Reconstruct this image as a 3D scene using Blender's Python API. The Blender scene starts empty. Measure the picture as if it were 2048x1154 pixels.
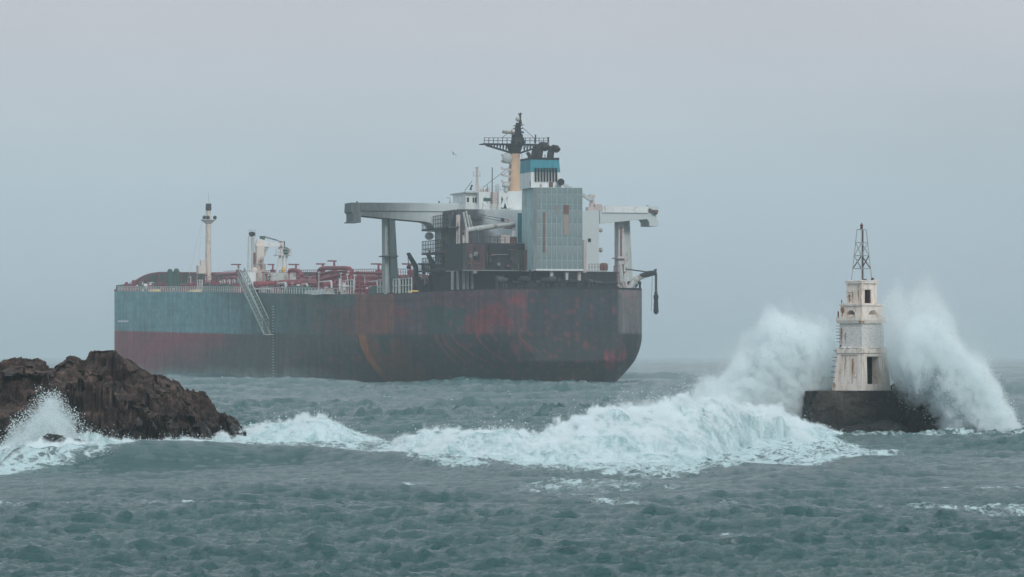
import bpy, bmesh, math, random
import numpy as np
from mathutils import Vector, Matrix
R = math.radians
sc = bpy.context.scene
C = sc.collection
CAM_Z = 4.9
FPX = 8250.0            # focal length in pixels of the 2048 wide photograph
HOR = 711.0             # row of the eye level

# ------------------------------------------------------------ camera, world, sun
cam_d = bpy.data.cameras.new('camera'); cam = bpy.data.objects.new('camera', cam_d); C.objects.link(cam)
cam.location = (0, 0, CAM_Z); cam.rotation_euler = (R(90), 0, 0)
cam_d.sensor_width = 36; cam_d.lens = 36 * FPX / 2048
cam_d.shift_y = (HOR - 577) / 2048
cam_d.clip_start = 1; cam_d.clip_end = 60000
sc.camera = cam
sc.view_settings.view_transform = 'Standard'; sc.view_settings.look = 'None'
sc.view_settings.gamma = 1; sc.view_settings.exposure = 0.10
sc.view_settings.use_curve_mapping = False
sc.cycles.use_denoising = True
try:
    sc.cycles.denoiser = 'OPENIMAGEDENOISE'; sc.cycles.denoising_input_passes = 'RGB_ALBEDO_NORMAL'
except Exception: pass
sc.cycles.max_bounces = 14; sc.cycles.volume_bounces = 12; sc.cycles.diffuse_bounces = 3
sc.cycles.transparent_max_bounces = 16
sc.cycles.volume_step_rate = 2.0; sc.cycles.volume_max_steps = 160
sc.cycles.use_adaptive_sampling = True; sc.cycles.adaptive_threshold = 0.015
sc.cycles.sample_clamp_indirect = 4

SUN_EL, SUN_AZ = R(34), R(160)      # a veiled sun behind the camera to the left (azimuth from +Y towards +X)
world = bpy.data.worlds.new('World'); sc.world = world; world.use_nodes = True
nt = world.node_tree; nt.nodes.clear()
def N(nt, t, **kw):
    n = nt.nodes.new(t)
    for k, v in kw.items():
        if k == 'op': n.operation = v
        elif k == 'ins':
            for a, b in v.items(): n.inputs[a].default_value = b
        else: setattr(n, k, v)
    return n
def LK(nt, a, b): nt.links.new(a, b)
w_out = N(nt, 'ShaderNodeOutputWorld'); w_bg = N(nt, 'ShaderNodeBackground'); w_bg.inputs['Strength'].default_value = 0.1
sky = N(nt, 'ShaderNodeTexSky', sky_type='NISHITA', sun_disc=False, sun_elevation=SUN_EL, sun_rotation=SUN_AZ, air_density=1.0, dust_density=3.0, ozone_density=1.0)
tc = N(nt, 'ShaderNodeTexCoord'); sx = N(nt, 'ShaderNodeSeparateXYZ'); LK(nt, tc.outputs['Generated'], sx.inputs[0])
# an even overcast: brighter towards the zenith, a faint mottling of cloud
mp = N(nt, 'ShaderNodeMapping'); mp.inputs['Scale'].default_value = (3.0, 3.0, 9.0); LK(nt, tc.outputs['Generated'], mp.inputs['Vector'])
nz = N(nt, 'ShaderNodeTexNoise', ins={'Scale': 2.2, 'Detail': 5.0, 'Roughness': 0.5}); LK(nt, mp.outputs[0], nz.inputs['Vector'])
rz = N(nt, 'ShaderNodeMapRange', ins={'From Min': 0.0, 'From Max': 1.0, 'To Min': 0.0, 'To Max': 1.0}); LK(nt, sx.outputs['Z'], rz.inputs['Value'])
cr = N(nt, 'ShaderNodeValToRGB'); LK(nt, rz.outputs[0], cr.inputs['Fac'])
SKY_STOPS = [(0.0, (3.95, 4.65, 5.40)), (0.04, (4.20, 5.20, 5.80)), (0.085, (5.20, 5.35, 5.85)), (0.35, (5.8, 6.5, 7.1)), (1.0, (7.4, 8.4, 9.1))]
els = cr.color_ramp.elements
while len(els) < len(SKY_STOPS): els.new(0.5)
for e, (p, c) in zip(els, SKY_STOPS): e.position = p; e.color = (*[v / 10 for v in c], 1)
cm = N(nt, 'ShaderNodeMapRange', ins={'From Min': 0.3, 'From Max': 0.7, 'To Min': 9.6, 'To Max': 10.5}); LK(nt, nz.outputs['Fac'], cm.inputs['Value'])
vs = N(nt, 'ShaderNodeVectorMath', op='SCALE'); LK(nt, cr.outputs['Color'], vs.inputs[0]); LK(nt, cm.outputs[0], vs.inputs['Scale'])
mx = N(nt, 'ShaderNodeMix', data_type='RGBA'); mx.inputs['Factor'].default_value = 0.94
LK(nt, sky.outputs[0], mx.inputs['A']); LK(nt, vs.outputs[0], mx.inputs['B'])
LK(nt, mx.outputs['Result'], w_bg.inputs['Color']); LK(nt, w_bg.outputs[0], w_out.inputs['Surface'])
world.cycles.sampling_method = 'MANUAL'; world.cycles.sample_map_resolution = 512

sun_d = bpy.data.lights.new('sun', 'SUN'); sun_d.energy = 1.4; sun_d.angle = R(14); sun_d.color = (1.0, 0.97, 0.93)
sun = bpy.data.objects.new('sun', sun_d); C.objects.link(sun)
sd = Vector((math.sin(SUN_AZ) * math.cos(SUN_EL), math.cos(SUN_AZ) * math.cos(SUN_EL), math.sin(SUN_EL)))
sun.rotation_euler = sd.to_track_quat('Z', 'Y').to_euler()

# ------------------------------------------------------------ helpers
rnd = random.Random(7)
def px(x, y, d):
    """the point a distance d (along +Y) from the camera that stands at row y, column x of the 2048 x 1154 photograph"""
    return Vector(((x - 1024) / FPX * d, d, CAM_Z + (HOR - y) / FPX * d))
def link(name, data, parent=None, loc=None):
    o = bpy.data.objects.new(name, data); C.objects.link(o)
    if parent is not None: o.parent = parent
    if loc is not None: o.location = loc
    return o
def tag(o, label=None, cat=None, group=None, kind=None):
    if label: o['label'] = label
    if cat: o['category'] = cat
    if group: o['group'] = group
    if kind: o['kind'] = kind
    return o
def thing(name, label, cat, loc=(0, 0, 0), rz=0, group=None):
    o = link(name, None); o.location = loc; o.rotation_euler = (0, 0, rz)
    return tag(o, label, cat, group)

class MB:
    """collects vertices and faces of one mesh"""
    def __init__(s): s.v = []; s.f = []; s.sm = []
    def add(s, v, f, smooth=False):
        b = len(s.v); s.v += [tuple(p) for p in v]
        s.f += [tuple(i + b for i in q) for q in f]; s.sm += [smooth] * len(f); return s
    def box(s, x0, x1, y0, y1, z0, z1):
        return s.hexa([(x0, y0, z0), (x1, y0, z0), (x1, y1, z0), (x0, y1, z0), (x0, y0, z1), (x1, y0, z1), (x1, y1, z1), (x0, y1, z1)])
    def hexa(s, v):
        return s.add(v, [(0, 3, 2, 1), (4, 5, 6, 7), (0, 1, 5, 4), (1, 2, 6, 5), (2, 3, 7, 6), (3, 0, 4, 7)])
    def bar(s, a, b, w, h=None):
        a = Vector(a); b = Vector(b); h = h or w; d = (b - a)
        if d.length < 1e-6: return s
        d.normalize(); u = d.cross(Vector((0, 0, 1)))
        if u.length < 1e-3: u = Vector((0, 1, 0))
        u.normalize(); n = u.cross(d)
        u = u * w / 2; n = n * h / 2
        return s.hexa([a - u - n, a + u - n, a + u + n, a - u + n, b - u - n, b + u - n, b + u + n, b - u + n])
    def tube(s, pts, rad, seg=8, caps=True):
        pts = [Vector(p) for p in pts]; n = len(pts)
        rads = rad if isinstance(rad, (list, tuple)) else [rad] * n
        V = []; F = []; u = None
        for i, p in enumerate(pts):
            t = (pts[min(i + 1, n - 1)] - pts[max(i - 1, 0)]).normalized()
            if u is None:
                u = t.cross(Vector((0, 0, 1)))
                if u.length < 1e-3: u = t.cross(Vector((1, 0, 0)))
            u = (u - t * u.dot(t)).normalized(); w = t.cross(u)
            for k in range(seg):
                a = 2 * math.pi * k / seg
                V.append(p + (u * math.cos(a) + w * math.sin(a)) * rads[i])
        for i in range(n - 1):
            for k in range(seg):
                k2 = (k + 1) % seg
                F.append((i * seg + k, i * seg + k2, (i + 1) * seg + k2, (i + 1) * seg + k))
        s.add(V, F, True)
        if caps: s.add(V[:seg], [tuple(reversed(range(seg)))]); s.add(V[-seg:], [tuple(range(seg))])
        return s
    def frustum(s, b, t):
        """b and t: (x0, x1, y0, y1, z) rectangles"""
        return s.hexa([(b[0], b[2], b[4]), (b[1], b[2], b[4]), (b[1], b[3], b[4]), (b[0], b[3], b[4]),
                       (t[0], t[2], t[4]), (t[1], t[2], t[4]), (t[1], t[3], t[4]), (t[0], t[3], t[4])])
    def prism(s, poly, off):
        """polygon (3D points) extruded by the vector off"""
        n = len(poly); off = Vector(off); P = [Vector(p) for p in poly]
        s.add(P + [p + off for p in P], [tuple(reversed(range(n))), tuple(range(n, 2 * n))] + [(i, (i + 1) % n, (i + 1) % n + n, i + n) for i in range(n)])
        return s
    def ball(s, c, r, seg=10, rings=6, sq=(1, 1, 1)):
        V = []; F = []
        for i in range(rings + 1):
            th = math.pi * i / rings
            for k in range(seg):
                a = 2 * math.pi * k / seg
                V.append((c[0] + r * sq[0] * math.sin(th) * math.cos(a), c[1] + r * sq[1] * math.sin(th) * math.sin(a), c[2] + r * sq[2] * math.cos(th)))
        for i in range(rings):
            for k in range(seg):
                k2 = (k + 1) % seg
                F.append((i * seg + k, (i + 1) * seg + k, (i + 1) * seg + k2, i * seg + k2))
        return s.add(V, F, True)
    def mesh(s, name, mat=None):
        me = bpy.data.meshes.new(name); me.from_pydata(s.v, [], s.f)
        me.polygons.foreach_set('use_smooth', s.sm)
        bm = bmesh.new(); bm.from_mesh(me); bmesh.ops.recalc_face_normals(bm, faces=bm.faces); bm.to_mesh(me); bm.free()
        if mat: me.materials.append(mat)
        return me
    def build(s, name, mat, parent=None, label=None):
        o = link(name, s.mesh(name, mat), parent)
        if label: o['label'] = label
        return o

def grid_mesh(name, P, mat, attrs=None, cols=None, smooth=True):
    """P: (rows, cols, 3) array -> mesh; attrs: point float attributes; cols: colour attributes"""
    nr, nc = P.shape[:2]
    me = bpy.data.meshes.new(name)
    me.vertices.add(nr * nc); me.vertices.foreach_set('co', P.astype(np.float32).ravel())
    i = np.arange((nr - 1) * (nc - 1)); r = i // (nc - 1); c = i % (nc - 1); b = r * nc + c
    q = np.stack([b, b + 1, b + nc + 1, b + nc], 1).astype(np.int32)
    me.loops.add(q.size); me.loops.foreach_set('vertex_index', q.ravel())
    me.polygons.add(len(q)); me.polygons.foreach_set('loop_start', np.arange(0, q.size, 4, dtype=np.int32))
    me.polygons.foreach_set('use_smooth', np.full(len(q), smooth))
    me.update(calc_edges=True)
    for k, a in (attrs or {}).items():
        at = me.attributes.new(k, 'FLOAT', 'POINT'); at.data.foreach_set('value', a.astype(np.float32).ravel())
    for k, a in (cols or {}).items():
        at = me.attributes.new(k, 'FLOAT_COLOR', 'POINT')
        at.data.foreach_set('color', np.concatenate([a, np.ones(a.shape[:-1] + (1,))], -1).astype(np.float32).ravel())
    if mat: me.materials.append(mat)
    return me

# numpy noise
def _hash(ix, iy, iz):
    h = (ix.astype(np.int64) * 374761393 + iy.astype(np.int64) * 668265263 + iz.astype(np.int64) * 2147483647 + 1013904223) & 0xffffffff
    h = ((h ^ (h >> 13)) * 1274126177) & 0xffffffff
    h = ((h ^ (h >> 16)) * 2246822519) & 0xffffffff
    return ((h ^ (h >> 15)) & 0xffff) / 65535.0
def vnoise(x, y, z=0.0):
    x, y, z = np.broadcast_arrays(np.asarray(x, float), np.asarray(y, float), np.asarray(z, float))
    ix = np.floor(x); iy = np.floor(y); iz = np.floor(z); fx = x - ix; fy = y - iy; fz = z - iz
    fx = fx * fx * (3 - 2 * fx); fy = fy * fy * (3 - 2 * fy); fz = fz * fz * (3 - 2 * fz)
    ix = ix.astype(np.int64); iy = iy.astype(np.int64); iz = iz.astype(np.int64); r = 0
    zs = (0, 1) if np.any(fz) else (0,)
    for a in (0, 1):
        for b in (0, 1):
            for c in zs:
                w = (fx if a else 1 - fx) * (fy if b else 1 - fy) * (fz if c else 1 - fz)
                r = r + w * _hash(ix + a, iy + b, iz + c)
    return r * 2 - 1
def fbm(x, y, z=0.0, o=5, g=0.5, l=2.03):
    r = 0; a = 1; s = 0
    for i in range(o):
        r = r + a * vnoise(x + 17.3 * i, y - 9.1 * i, np.asarray(z) * 1.0 + (5.7 * i if np.any(z) else 0)); s += a; a *= g; x = x * l; y = y * l; z = z * l
    return r / s * 1.6
def ridged(x, y, z=0.0, o=5, g=0.5, l=2.1):
    r = 0; a = 1; s = 0
    for i in range(o):
        r = r + a * (1 - 2 * np.abs(vnoise(x + 7.7 * i, y + 3.3 * i, z))); s += a; a *= g; x = x * l; y = y * l; z = z * l
    return r / s
def sst(e0, e1, x):
    t = np.clip((x - e0) / (e1 - e0), 0, 1); return t * t * (3 - 2 * t)
def ip(x, pts):
    return np.interp(x, [p[0] for p in pts], [p[1] for p in pts])

# materials
def mat_new(name):
    m = bpy.data.materials.new(name); m.use_nodes = True; t = m.node_tree
    b = t.nodes['Principled BSDF']; return m, t, b
def paint(name, col, rough=0.6, var=0.25, rust=0.0, rustcol=(0.16, 0.065, 0.035), scale=0.6, metal=0.0, soot=None, bump=0.15, streak=True):
    """painted steel or plaster: uneven colour, vertical streaks and rust"""
    m, t, b = mat_new(name)
    tc = N(t, 'ShaderNodeTexCoord')
    mp = N(t, 'ShaderNodeMapping'); mp.inputs['Scale'].default_value = (1.6, 1.6, 0.22) if streak else (1, 1, 1)
    LK(t, tc.outputs['Object'], mp.inputs[0])
    n1 = N(t, 'ShaderNodeTexNoise', ins={'Scale': scale * 1.4, 'Detail': 6.0, 'Roughness': 0.62}); LK(t, mp.outputs[0], n1.inputs['Vector'])
    n2 = N(t, 'ShaderNodeTexNoise', ins={'Scale': scale * 0.7, 'Detail': 7.0, 'Roughness': 0.65}); LK(t, tc.outputs['Object'], n2.inputs['Vector'])
    mr = N(t, 'ShaderNodeMapRange', ins={'From Min': 0.3, 'From Max': 0.7, 'To Min': 1 - var, 'To Max': 1 + var * 0.6}); LK(t, n1.outputs['Fac'], mr.inputs[0])
    c = N(t, 'ShaderNodeVectorMath', op='SCALE'); c.inputs[0].default_value = col; LK(t, mr.outputs[0], c.inputs['Scale'])
    last = c.outputs[0]
    if rust > 0:
        mul = N(t, 'ShaderNodeMath', op='MULTIPLY'); LK(t, n1.outputs['Fac'], mul.inputs[0]); LK(t, n2.outputs['Fac'], mul.inputs[1])
        th = 0.36 - 0.17 * rust
        rr = N(t, 'ShaderNodeMapRange', ins={'From Min': th - 0.03, 'From Max': th + 0.07, 'To Min': 0, 'To Max': 0.85}); LK(t, mul.outputs[0], rr.inputs[0])
        x = N(t, 'ShaderNodeMix', data_type='RGBA'); LK(t, rr.outputs[0], x.inputs['Factor']); LK(t, last, x.inputs['A']); x.inputs['B'].default_value = (*rustcol, 1); last = x.outputs['Result']
    LK(t, last, b.inputs['Base Color'])
    b.inputs['Roughness'].default_value = rough; b.inputs['Metallic'].default_value = metal
    b.inputs['Specular IOR Level'].default_value = 0.3
    if bump:
        bp = N(t, 'ShaderNodeBump', ins={'Strength': bump, 'Distance': 0.05}); LK(t, n2.outputs['Fac'], bp.inputs['Height']); LK(t, bp.outputs[0], b.inputs['Normal'])
    return m

# ------------------------------------------------------------ the sea
def ocean_tile(n, L, V, wdir, seed, lmin, lmax, spread=2, ex=3.7):
    g = np.random.default_rng(seed)
    k1 = 2 * np.pi * np.fft.fftfreq(n, L / n); kx, ky = np.meshgrid(k1, k1, indexing='ij')
    k = np.hypot(kx, ky); k[0, 0] = 1e-6
    Lw = V * V / 9.81; wx, wy = math.cos(wdir), math.sin(wdir)
    c = (kx * wx + ky * wy) / k
    P = np.exp(-1 / (k * Lw) ** 2) / k ** ex * (0.03 + np.abs(c) ** spread) * np.exp(-(k * lmin / 6.28) ** 2) * (k > 6.28 / lmax)
    P[0, 0] = 0
    h0 = (g.normal(size=(n, n)) + 1j * g.normal(size=(n, n))) * np.sqrt(P)
    h = np.real(np.fft.ifft2(h0)); s = h.std()
    dx = np.real(np.fft.ifft2(-1j * kx / k * h0)); dy = np.real(np.fft.ifft2(-1j * ky / k * h0))
    jx = np.real(np.fft.ifft2(kx * kx / k * h0)); jy = np.real(np.fft.ifft2(ky * ky / k * h0))
    fold = (jx + jy); fold /= fold.std()
    return [a.astype(np.float32) for a in (h / s, dx / s, dy / s, fold)], L
def samp(tile, x, y, rot=0.0):
    A, L = tile; n = A[0].shape[0]; c, s = math.cos(rot), math.sin(rot)
    u = ((c * x + s * y) / L * n) % n; v = ((-s * x + c * y) / L * n) % n
    i = np.floor(u).astype(int) % n; j = np.floor(v).astype(int) % n; fu = u - np.floor(u); fv = v - np.floor(v); i2 = (i + 1) % n; j2 = (j + 1) % n
    o = [a[i, j] * (1 - fu) * (1 - fv) + a[i2, j] * fu * (1 - fv) + a[i, j2] * (1 - fu) * fv + a[i2, j2] * fu * fv for a in A]
    return o[0], c * o[1] - s * o[2], s * o[1] + c * o[2], o[3]
T_BIG = ocean_tile(1024, 383.0, 9.0, R(-104), 3, 1.3, 60, 7, 4.1)
T_MID = ocean_tile(1024, 91.0, 4.2, R(-80), 5, 0.25, 5.0, 7, 3.0)
T_FINE = ocean_tile(512, 17.0, 2.4, R(-98), 9, 0.09, 2.2, 5, 2.9)

# breaking swells: (points (x, distance, height), width in front, width behind)
def xw(p, d): return (p - 1024) / FPX * d
SWELL = [
    ([(-60, 176, .5), (xw(0, 178), 178, .85), (xw(330, 181), 181, 1.12), (xw(600, 184), 184, .9), (xw(900, 178), 178, .4), (xw(1050, 172), 172, .1), (14, 170, 0)], 2.9, 6.0),
    ([(-12, 158, 0), (xw(760, 158), 158, .15), (xw(1000, 156), 156, .42), (xw(1400, 153), 153, .42), (xw(1700, 165), 165, .35), (30, 190, .3)], 4.5, 5),
    ([(8, 232, 0), (xw(1560, 235), 235, .55), (xw(1700, 234), 234, .62), (xw(1850, 226), 226, .38), (xw(2048, 222), 222, .35), (60, 222, .3)], 4.5, 4),
    ([(-30, 118, .2), (-10, 122, .35), (3, 118, .28), (20, 121, .2)], 4, 7),
    ([(-9, 330, 0), (5, 335, .6), (30, 330, .9), (90, 345, .5)], 9, 16),
    ([(-14, 100, .22), (-4, 104, .36), (8, 101, .26), (16, 106, .36)], 2.2, 5),
    ([(-20, 139, .1), (-8, 142, .42), (4, 138, .25), (12, 144, .5), (26, 140, .3)], 3, 6),
    ([(-90, 300, .0), (-48, 290, .5), (-15, 285, .5), (10, 300, 0)], 8, 10),
    ([(-20, 505, 0), (30, 500, 1.0), (90, 520, 1.3), (160, 510, .4)], 14, 24),
]
def swell_h(x, y):
    h = 0 * x
    for pts, wf, wb in SWELL:
        yc = np.interp(x, [p[0] for p in pts], [p[1] for p in pts]) + 1.2 * fbm(x * .11 + 40 * wf, 0 * x + 3.1, o=3)
        a = np.interp(x, [p[0] for p in pts], [p[2] for p in pts], left=0, right=0)
        d = y - yc; w = np.where(d < 0, wf, wb)
        h = h + a * np.exp(-(d / w) ** 2)
    return h
# where the water is broken: polygons on the water, in (column, distance); soft edged
def foam_zone(x, y):
    c = x / y * FPX + 1024
    n = fbm(x * .35, y * .12, o=4)
    def band(cs, near, far, s=2.0, sc=30):
        a = np.interp(c, [p[0] for p in near], [p[1] for p in near]) + n * s; b = np.interp(c, [p[0] for p in far], [p[1] for p in far]) + n * s * 2
        cc = c + n * sc
        k_ = np.clip((b - a) / 26, .22, 1)
        return sst(-2.5 * k_, 5.5 * k_, y - a) * sst(-4 * k_, 9 * k_, b - y) * sst(cs[0], cs[0] + sc * 2, cc) * sst(cs[1], cs[1] - sc * 2, cc)
    f = band((760, 1830), [(800, 176), (1000, 169), (1300, 163), (1450, 166), (1640, 184), (1800, 205)], [(800, 208), (1000, 235), (1300, 250), (1600, 240), (1800, 215)]) * 1.0
    f = np.maximum(f, .85 * band((430, 760), [(430, 208), (600, 214), (760, 225)], [(430, 290), (600, 276), (760, 250)], 3))
    f = np.maximum(f, .92 * band((300, 900), [(300, 196), (600, 196), (900, 182)], [(300, 230), (900, 245)], 3))
    f = np.maximum(f, 1.0 * band((-400, 460), [(-400, 182), (150, 184), (330, 192), (460, 200)], [(-400, 232), (0, 224), (460, 232)], 2))
    f = np.maximum(f, 1.0 * band((-500, 380), [(-400, 174), (0, 171), (150, 176), (340, 182)], [(-400, 202), (340, 198)], 1.2))
    for c0, c1, d_, w_, v_ in ((60, 760, 107, 2.2, .78), (880, 1560, 100, 2.0, .78), (260, 1080, 148, 4, .82), (1250, 1900, 112, 2.5, .8), (1700, 2100, 150, 5, .8), (-100, 500, 96, 1.6, .76), (500, 900, 132, 3, .75), (1380, 1800, 176, 7, .85)):
        f = np.maximum(f, v_ * band((c0, c1), [(c0, d_), (c1, d_ - .02 * w_ * d_ / 10)], [(c0, d_ + w_), (c1, d_ + w_)], 1.0, 60))
    f = np.maximum(f, .75 * band((1820, 2400), [(1820, 236), (2048, 236), (2400, 236)], [(1820, 262), (2400, 262)], 2))
    f = np.maximum(f, .92 * band((1560, 2300), [(1560, 126), (2048, 117), (2300, 116)], [(1560, 130), (1800, 138), (2300, 138)], 3))
    f = np.maximum(f, .74 * band((1150, 1560), [(1150, 136), (1560, 128)], [(1150, 141), (1560, 137)], 2))
    f = np.maximum(f, .70 * band((-200, 480), [(-200, 122), (480, 128)], [(-200, 130), (480, 134)], 3))
    f = np.maximum(f, .72 * band((560, 900), [(560, 160), (900, 157)], [(560, 164), (900, 163)], 2))
    f = np.maximum(f, .74 * band((1000, 1400), [(1000, 150), (1400, 152)], [(1000, 158), (1400, 159)], 3))
    f = np.maximum(f, .55 * band((1780, 2000), [(1780, 160), (2000, 185)], [(1780, 170), (2000, 200)], 3))
    f = np.maximum(f, .8 * band((1590, 2000), [(1590, 248), (2000, 244)], [(1590, 262), (2000, 262)], 1, 15))
    return f
def hull_near(x, y):
    T = R(15.0); sx, sy = -math.sin(T), math.cos(T); X = (x - 10.64) * sx + (y - 705.57) * sy; Yp = -(x - 10.64) * sy + (y - 705.57) * sx
    hw = np.interp(X, [0, 5, 16, 46, 75, 285, 330], [4, 8, 12.5, 18.5, 25, 29, 15]); e = np.abs(Yp) - hw
    n = fbm(X * .12, Yp * .1, o=4)
    return .42 * sst(3, 0, e + 5 * n) * sst(-6, 2, X) * (n > -.8), e
def sea_surface(x, y):
    """displaced x, y, height and foam of the water at rest position x, y"""
    d = np.hypot(x, y)
    fadeF = np.clip(1.3 - d / 260, 0, 1); fadeM = np.clip(1.4 - d / 900, 0.0, 1); 
    h1, ax, ay, f1 = samp(T_BIG, x, y); h2, bx, by, f2 = samp(T_MID, x, y, .35); h3, ex, ey, f3 = samp(T_FINE, x, y, -.2)
    calm = 1 - 0.35 * sst(60, 40, d)
    A1 = .135 * (1 + 3.0 * sst(110, 560, d)); A2, A3 = .050 * (1 + 2.6 * sst(140, 380, d)) * fadeM, .048 * fadeF
    gust = 0.80 + 0.55 * fbm(x * .03, y * .018 + 9, o=3)
    A2 = A2 * gust; A3 = A3 * gust
    z = A1 * h1 + A2 * h2 + A3 * h3 + swell_h(x, y) - .05
    X = x - .92 * (A1 * ax + A2 * bx + A3 * ex); Y = y - .92 * (A1 * ay + A2 * by + A3 * ey)
    zone = foam_zone(x, y)
    hx, hd_ = hull_near(x, y)
    zone = np.maximum(zone, hx)
    caps = sst(1.8, 3.2, f1 * .9 + f2 * .45) * .70 * sst(130, 300, d)
    f = np.maximum(zone, caps)
    z = z + zone * (.10 * fbm(x * 1.6, y * 1.0, o=4) * sst(400, 260, d))
    return X, Y, z, f

m_sea, t, b = mat_new('sea_water')
tc = N(t, 'ShaderNodeTexCoord'); at = N(t, 'ShaderNodeAttribute', attribute_name='foam')
n1 = N(t, 'ShaderNodeTexNoise', ins={'Scale': 1.0, 'Detail': 9.0, 'Roughness': 0.74, 'Distortion': 0.8})
mp = N(t, 'ShaderNodeMapping'); mp.inputs['Scale'].default_value = (1.0, 0.55, 1.0); LK(t, tc.outputs['Object'], mp.inputs[0]); LK(t, mp.outputs[0], n1.inputs['Vector'])
vo = N(t, 'ShaderNodeTexVoronoi', feature='DISTANCE_TO_EDGE', ins={'Scale': 2.1})
nd = N(t, 'ShaderNodeTexNoise', ins={'Scale': 2.0, 'Detail': 4.0}); LK(t, mp.outputs[0], nd.inputs['Vector'])
va = N(t, 'ShaderNodeVectorMath', op='MULTIPLY_ADD'); LK(t, nd.outputs['Color'], va.inputs[0]); va.inputs[1].default_value = (1.1, 1.1, 1.1); LK(t, mp.outputs[0], va.inputs[2]); LK(t, va.outputs[0], vo.inputs['Vector'])
lace = N(t, 'ShaderNodeMapRange', ins={'From Min': 0.0, 'From Max': 0.22, 'To Min': 0.16, 'To Max': -0.12}); LK(t, vo.outputs['Distance'], lace.inputs[0])
nn = N(t, 'ShaderNodeMath', op='MULTIPLY_ADD', ins={1: 2.4, 2: -1.2}); LK(t, n1.outputs['Fac'], nn.inputs[0])
s1 = N(t, 'ShaderNodeMath', op='ADD'); LK(t, nn.outputs[0], s1.inputs[0]); LK(t, lace.outputs[0], s1.inputs[1])
s2 = N(t, 'ShaderNodeMath', op='ADD'); LK(t, s1.outputs[0], s2.inputs[0]); LK(t, at.outputs['Fac'], s2.inputs[1])
fm = N(t, 'ShaderNodeMapRange', interpolation_type='SMOOTHSTEP', ins={'From Min': 0.50, 'From Max': 1.0}); LK(t, s2.outputs[0], fm.inputs[0])
# no foam at all where the attribute is nil
gate = N(t, 'ShaderNodeMapRange', ins={'From Min': 0.02, 'From Max': 0.35}); LK(t, at.outputs['Fac'], gate.inputs[0])
fg = N(t, 'ShaderNodeMath', op='MULTIPLY'); LK(t, fm.outputs[0], fg.inputs[0]); LK(t, gate.outputs[0], fg.inputs[1])
# turbid water: greener where churned
nb = N(t, 'ShaderNodeTexNoise', ins={'Scale': 0.06, 'Detail': 3.0}); LK(t, tc.outputs['Object'], nb.inputs['Vector'])
wr = N(t, 'ShaderNodeMix', data_type='RGBA'); LK(t, nb.outputs['Fac'], wr.inputs['Factor'])
wr.inputs['A'].default_value = (0.036, 0.112, 0.114, 1); wr.inputs['B'].default_value = (0.054, 0.142, 0.138, 1)
wc = N(t, 'ShaderNodeMix', data_type='RGBA'); wf = N(t, 'ShaderNodeMapRange', ins={'From Min': .35, 'From Max': 1.0, 'To Max': .8}); LK(t, at.outputs['Fac'], wf.inputs[0]); LK(t, wf.outputs[0], wc.inputs['Factor']); LK(t, wr.outputs['Result'], wc.inputs['A']); wc.inputs['B'].default_value = (0.13, 0.26, 0.26, 1)
cmx = N(t, 'ShaderNodeMix', data_type='RGBA'); LK(t, fg.outputs[0], cmx.inputs['Factor']); LK(t, wc.outputs['Result'], cmx.inputs['A']); cmx.inputs['B'].default_value = (0.66, 0.84, 0.86, 1)
LK(t, cmx.outputs['Result'], b.inputs['Base Color'])
rm = N(t, 'ShaderNodeMapRange', ins={'To Min': 0.11, 'To Max': 0.85}); LK(t, fg.outputs[0], rm.inputs[0]); LK(t, rm.outputs[0], b.inputs['Roughness'])
b.inputs['IOR'].default_value = 1.333
rp = N(t, 'ShaderNodeTexNoise', ins={'Scale': 4.0, 'Detail': 7.0, 'Roughness': 0.7}); m2 = N(t, 'ShaderNodeMapping'); m2.inputs['Scale'].default_value = (0.55, 1.4, 1); LK(t, tc.outputs['Object'], m2.inputs[0]); LK(t, m2.outputs[0], rp.inputs['Vector'])
bsum = N(t, 'ShaderNodeMath', op='MULTIPLY_ADD', ins={1: 0.9}); LK(t, fg.outputs[0], bsum.inputs[0]); LK(t, rp.outputs['Fac'], bsum.inputs[2])
bp = N(t, 'ShaderNodeBump', ins={'Strength': 1.0, 'Distance': 0.26}); LK(t, bsum.outputs[0], bp.inputs['Height']); LK(t, bp.outputs[0], b.inputs['Normal'])

rr = [70.0]
while rr[-1] < 9000:
    d = rr[-1]; rr.append(d * (1.0023 if d < 300 else 1.0039 if d < 1000 else 1.009))
rr = np.array(rr); aa = np.concatenate([np.linspace(-13, -7.8, 36, endpoint=False), np.linspace(-7.8, 7.8, 640), np.linspace(7.8, 13, 37)[1:]]) * np.pi / 180
RR, AA = np.meshgrid(rr, aa, indexing='ij')
sx_, sy_ = RR * np.sin(AA), RR * np.cos(AA)
X, Y, Z, F = sea_surface(sx_, sy_)
edge = sst(-13 * np.pi / 180, -12.3 * np.pi / 180, AA) * sst(13 * np.pi / 180, 12.3 * np.pi / 180, AA)
Z = Z * edge - .6 * (1 - edge)
sea = link('sea', grid_mesh('sea', np.stack([X, Y, Z], -1), m_sea, {'foam': F})); tag(sea, kind='structure', label='rough grey green sea with whitecaps reaching to the horizon')
mb = MB(); mb.add([(-9500, -400, -1.6), (9500, -400, -1.6), (9500, 9300, -1.6), (-9500, 9300, -1.6)], [(0, 1, 2, 3)])
o = mb.build('sea', m_sea); tag(o, kind='structure', label='open sea around the rough water'); o.data.attributes.new('foam', 'FLOAT', 'POINT')

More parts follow.
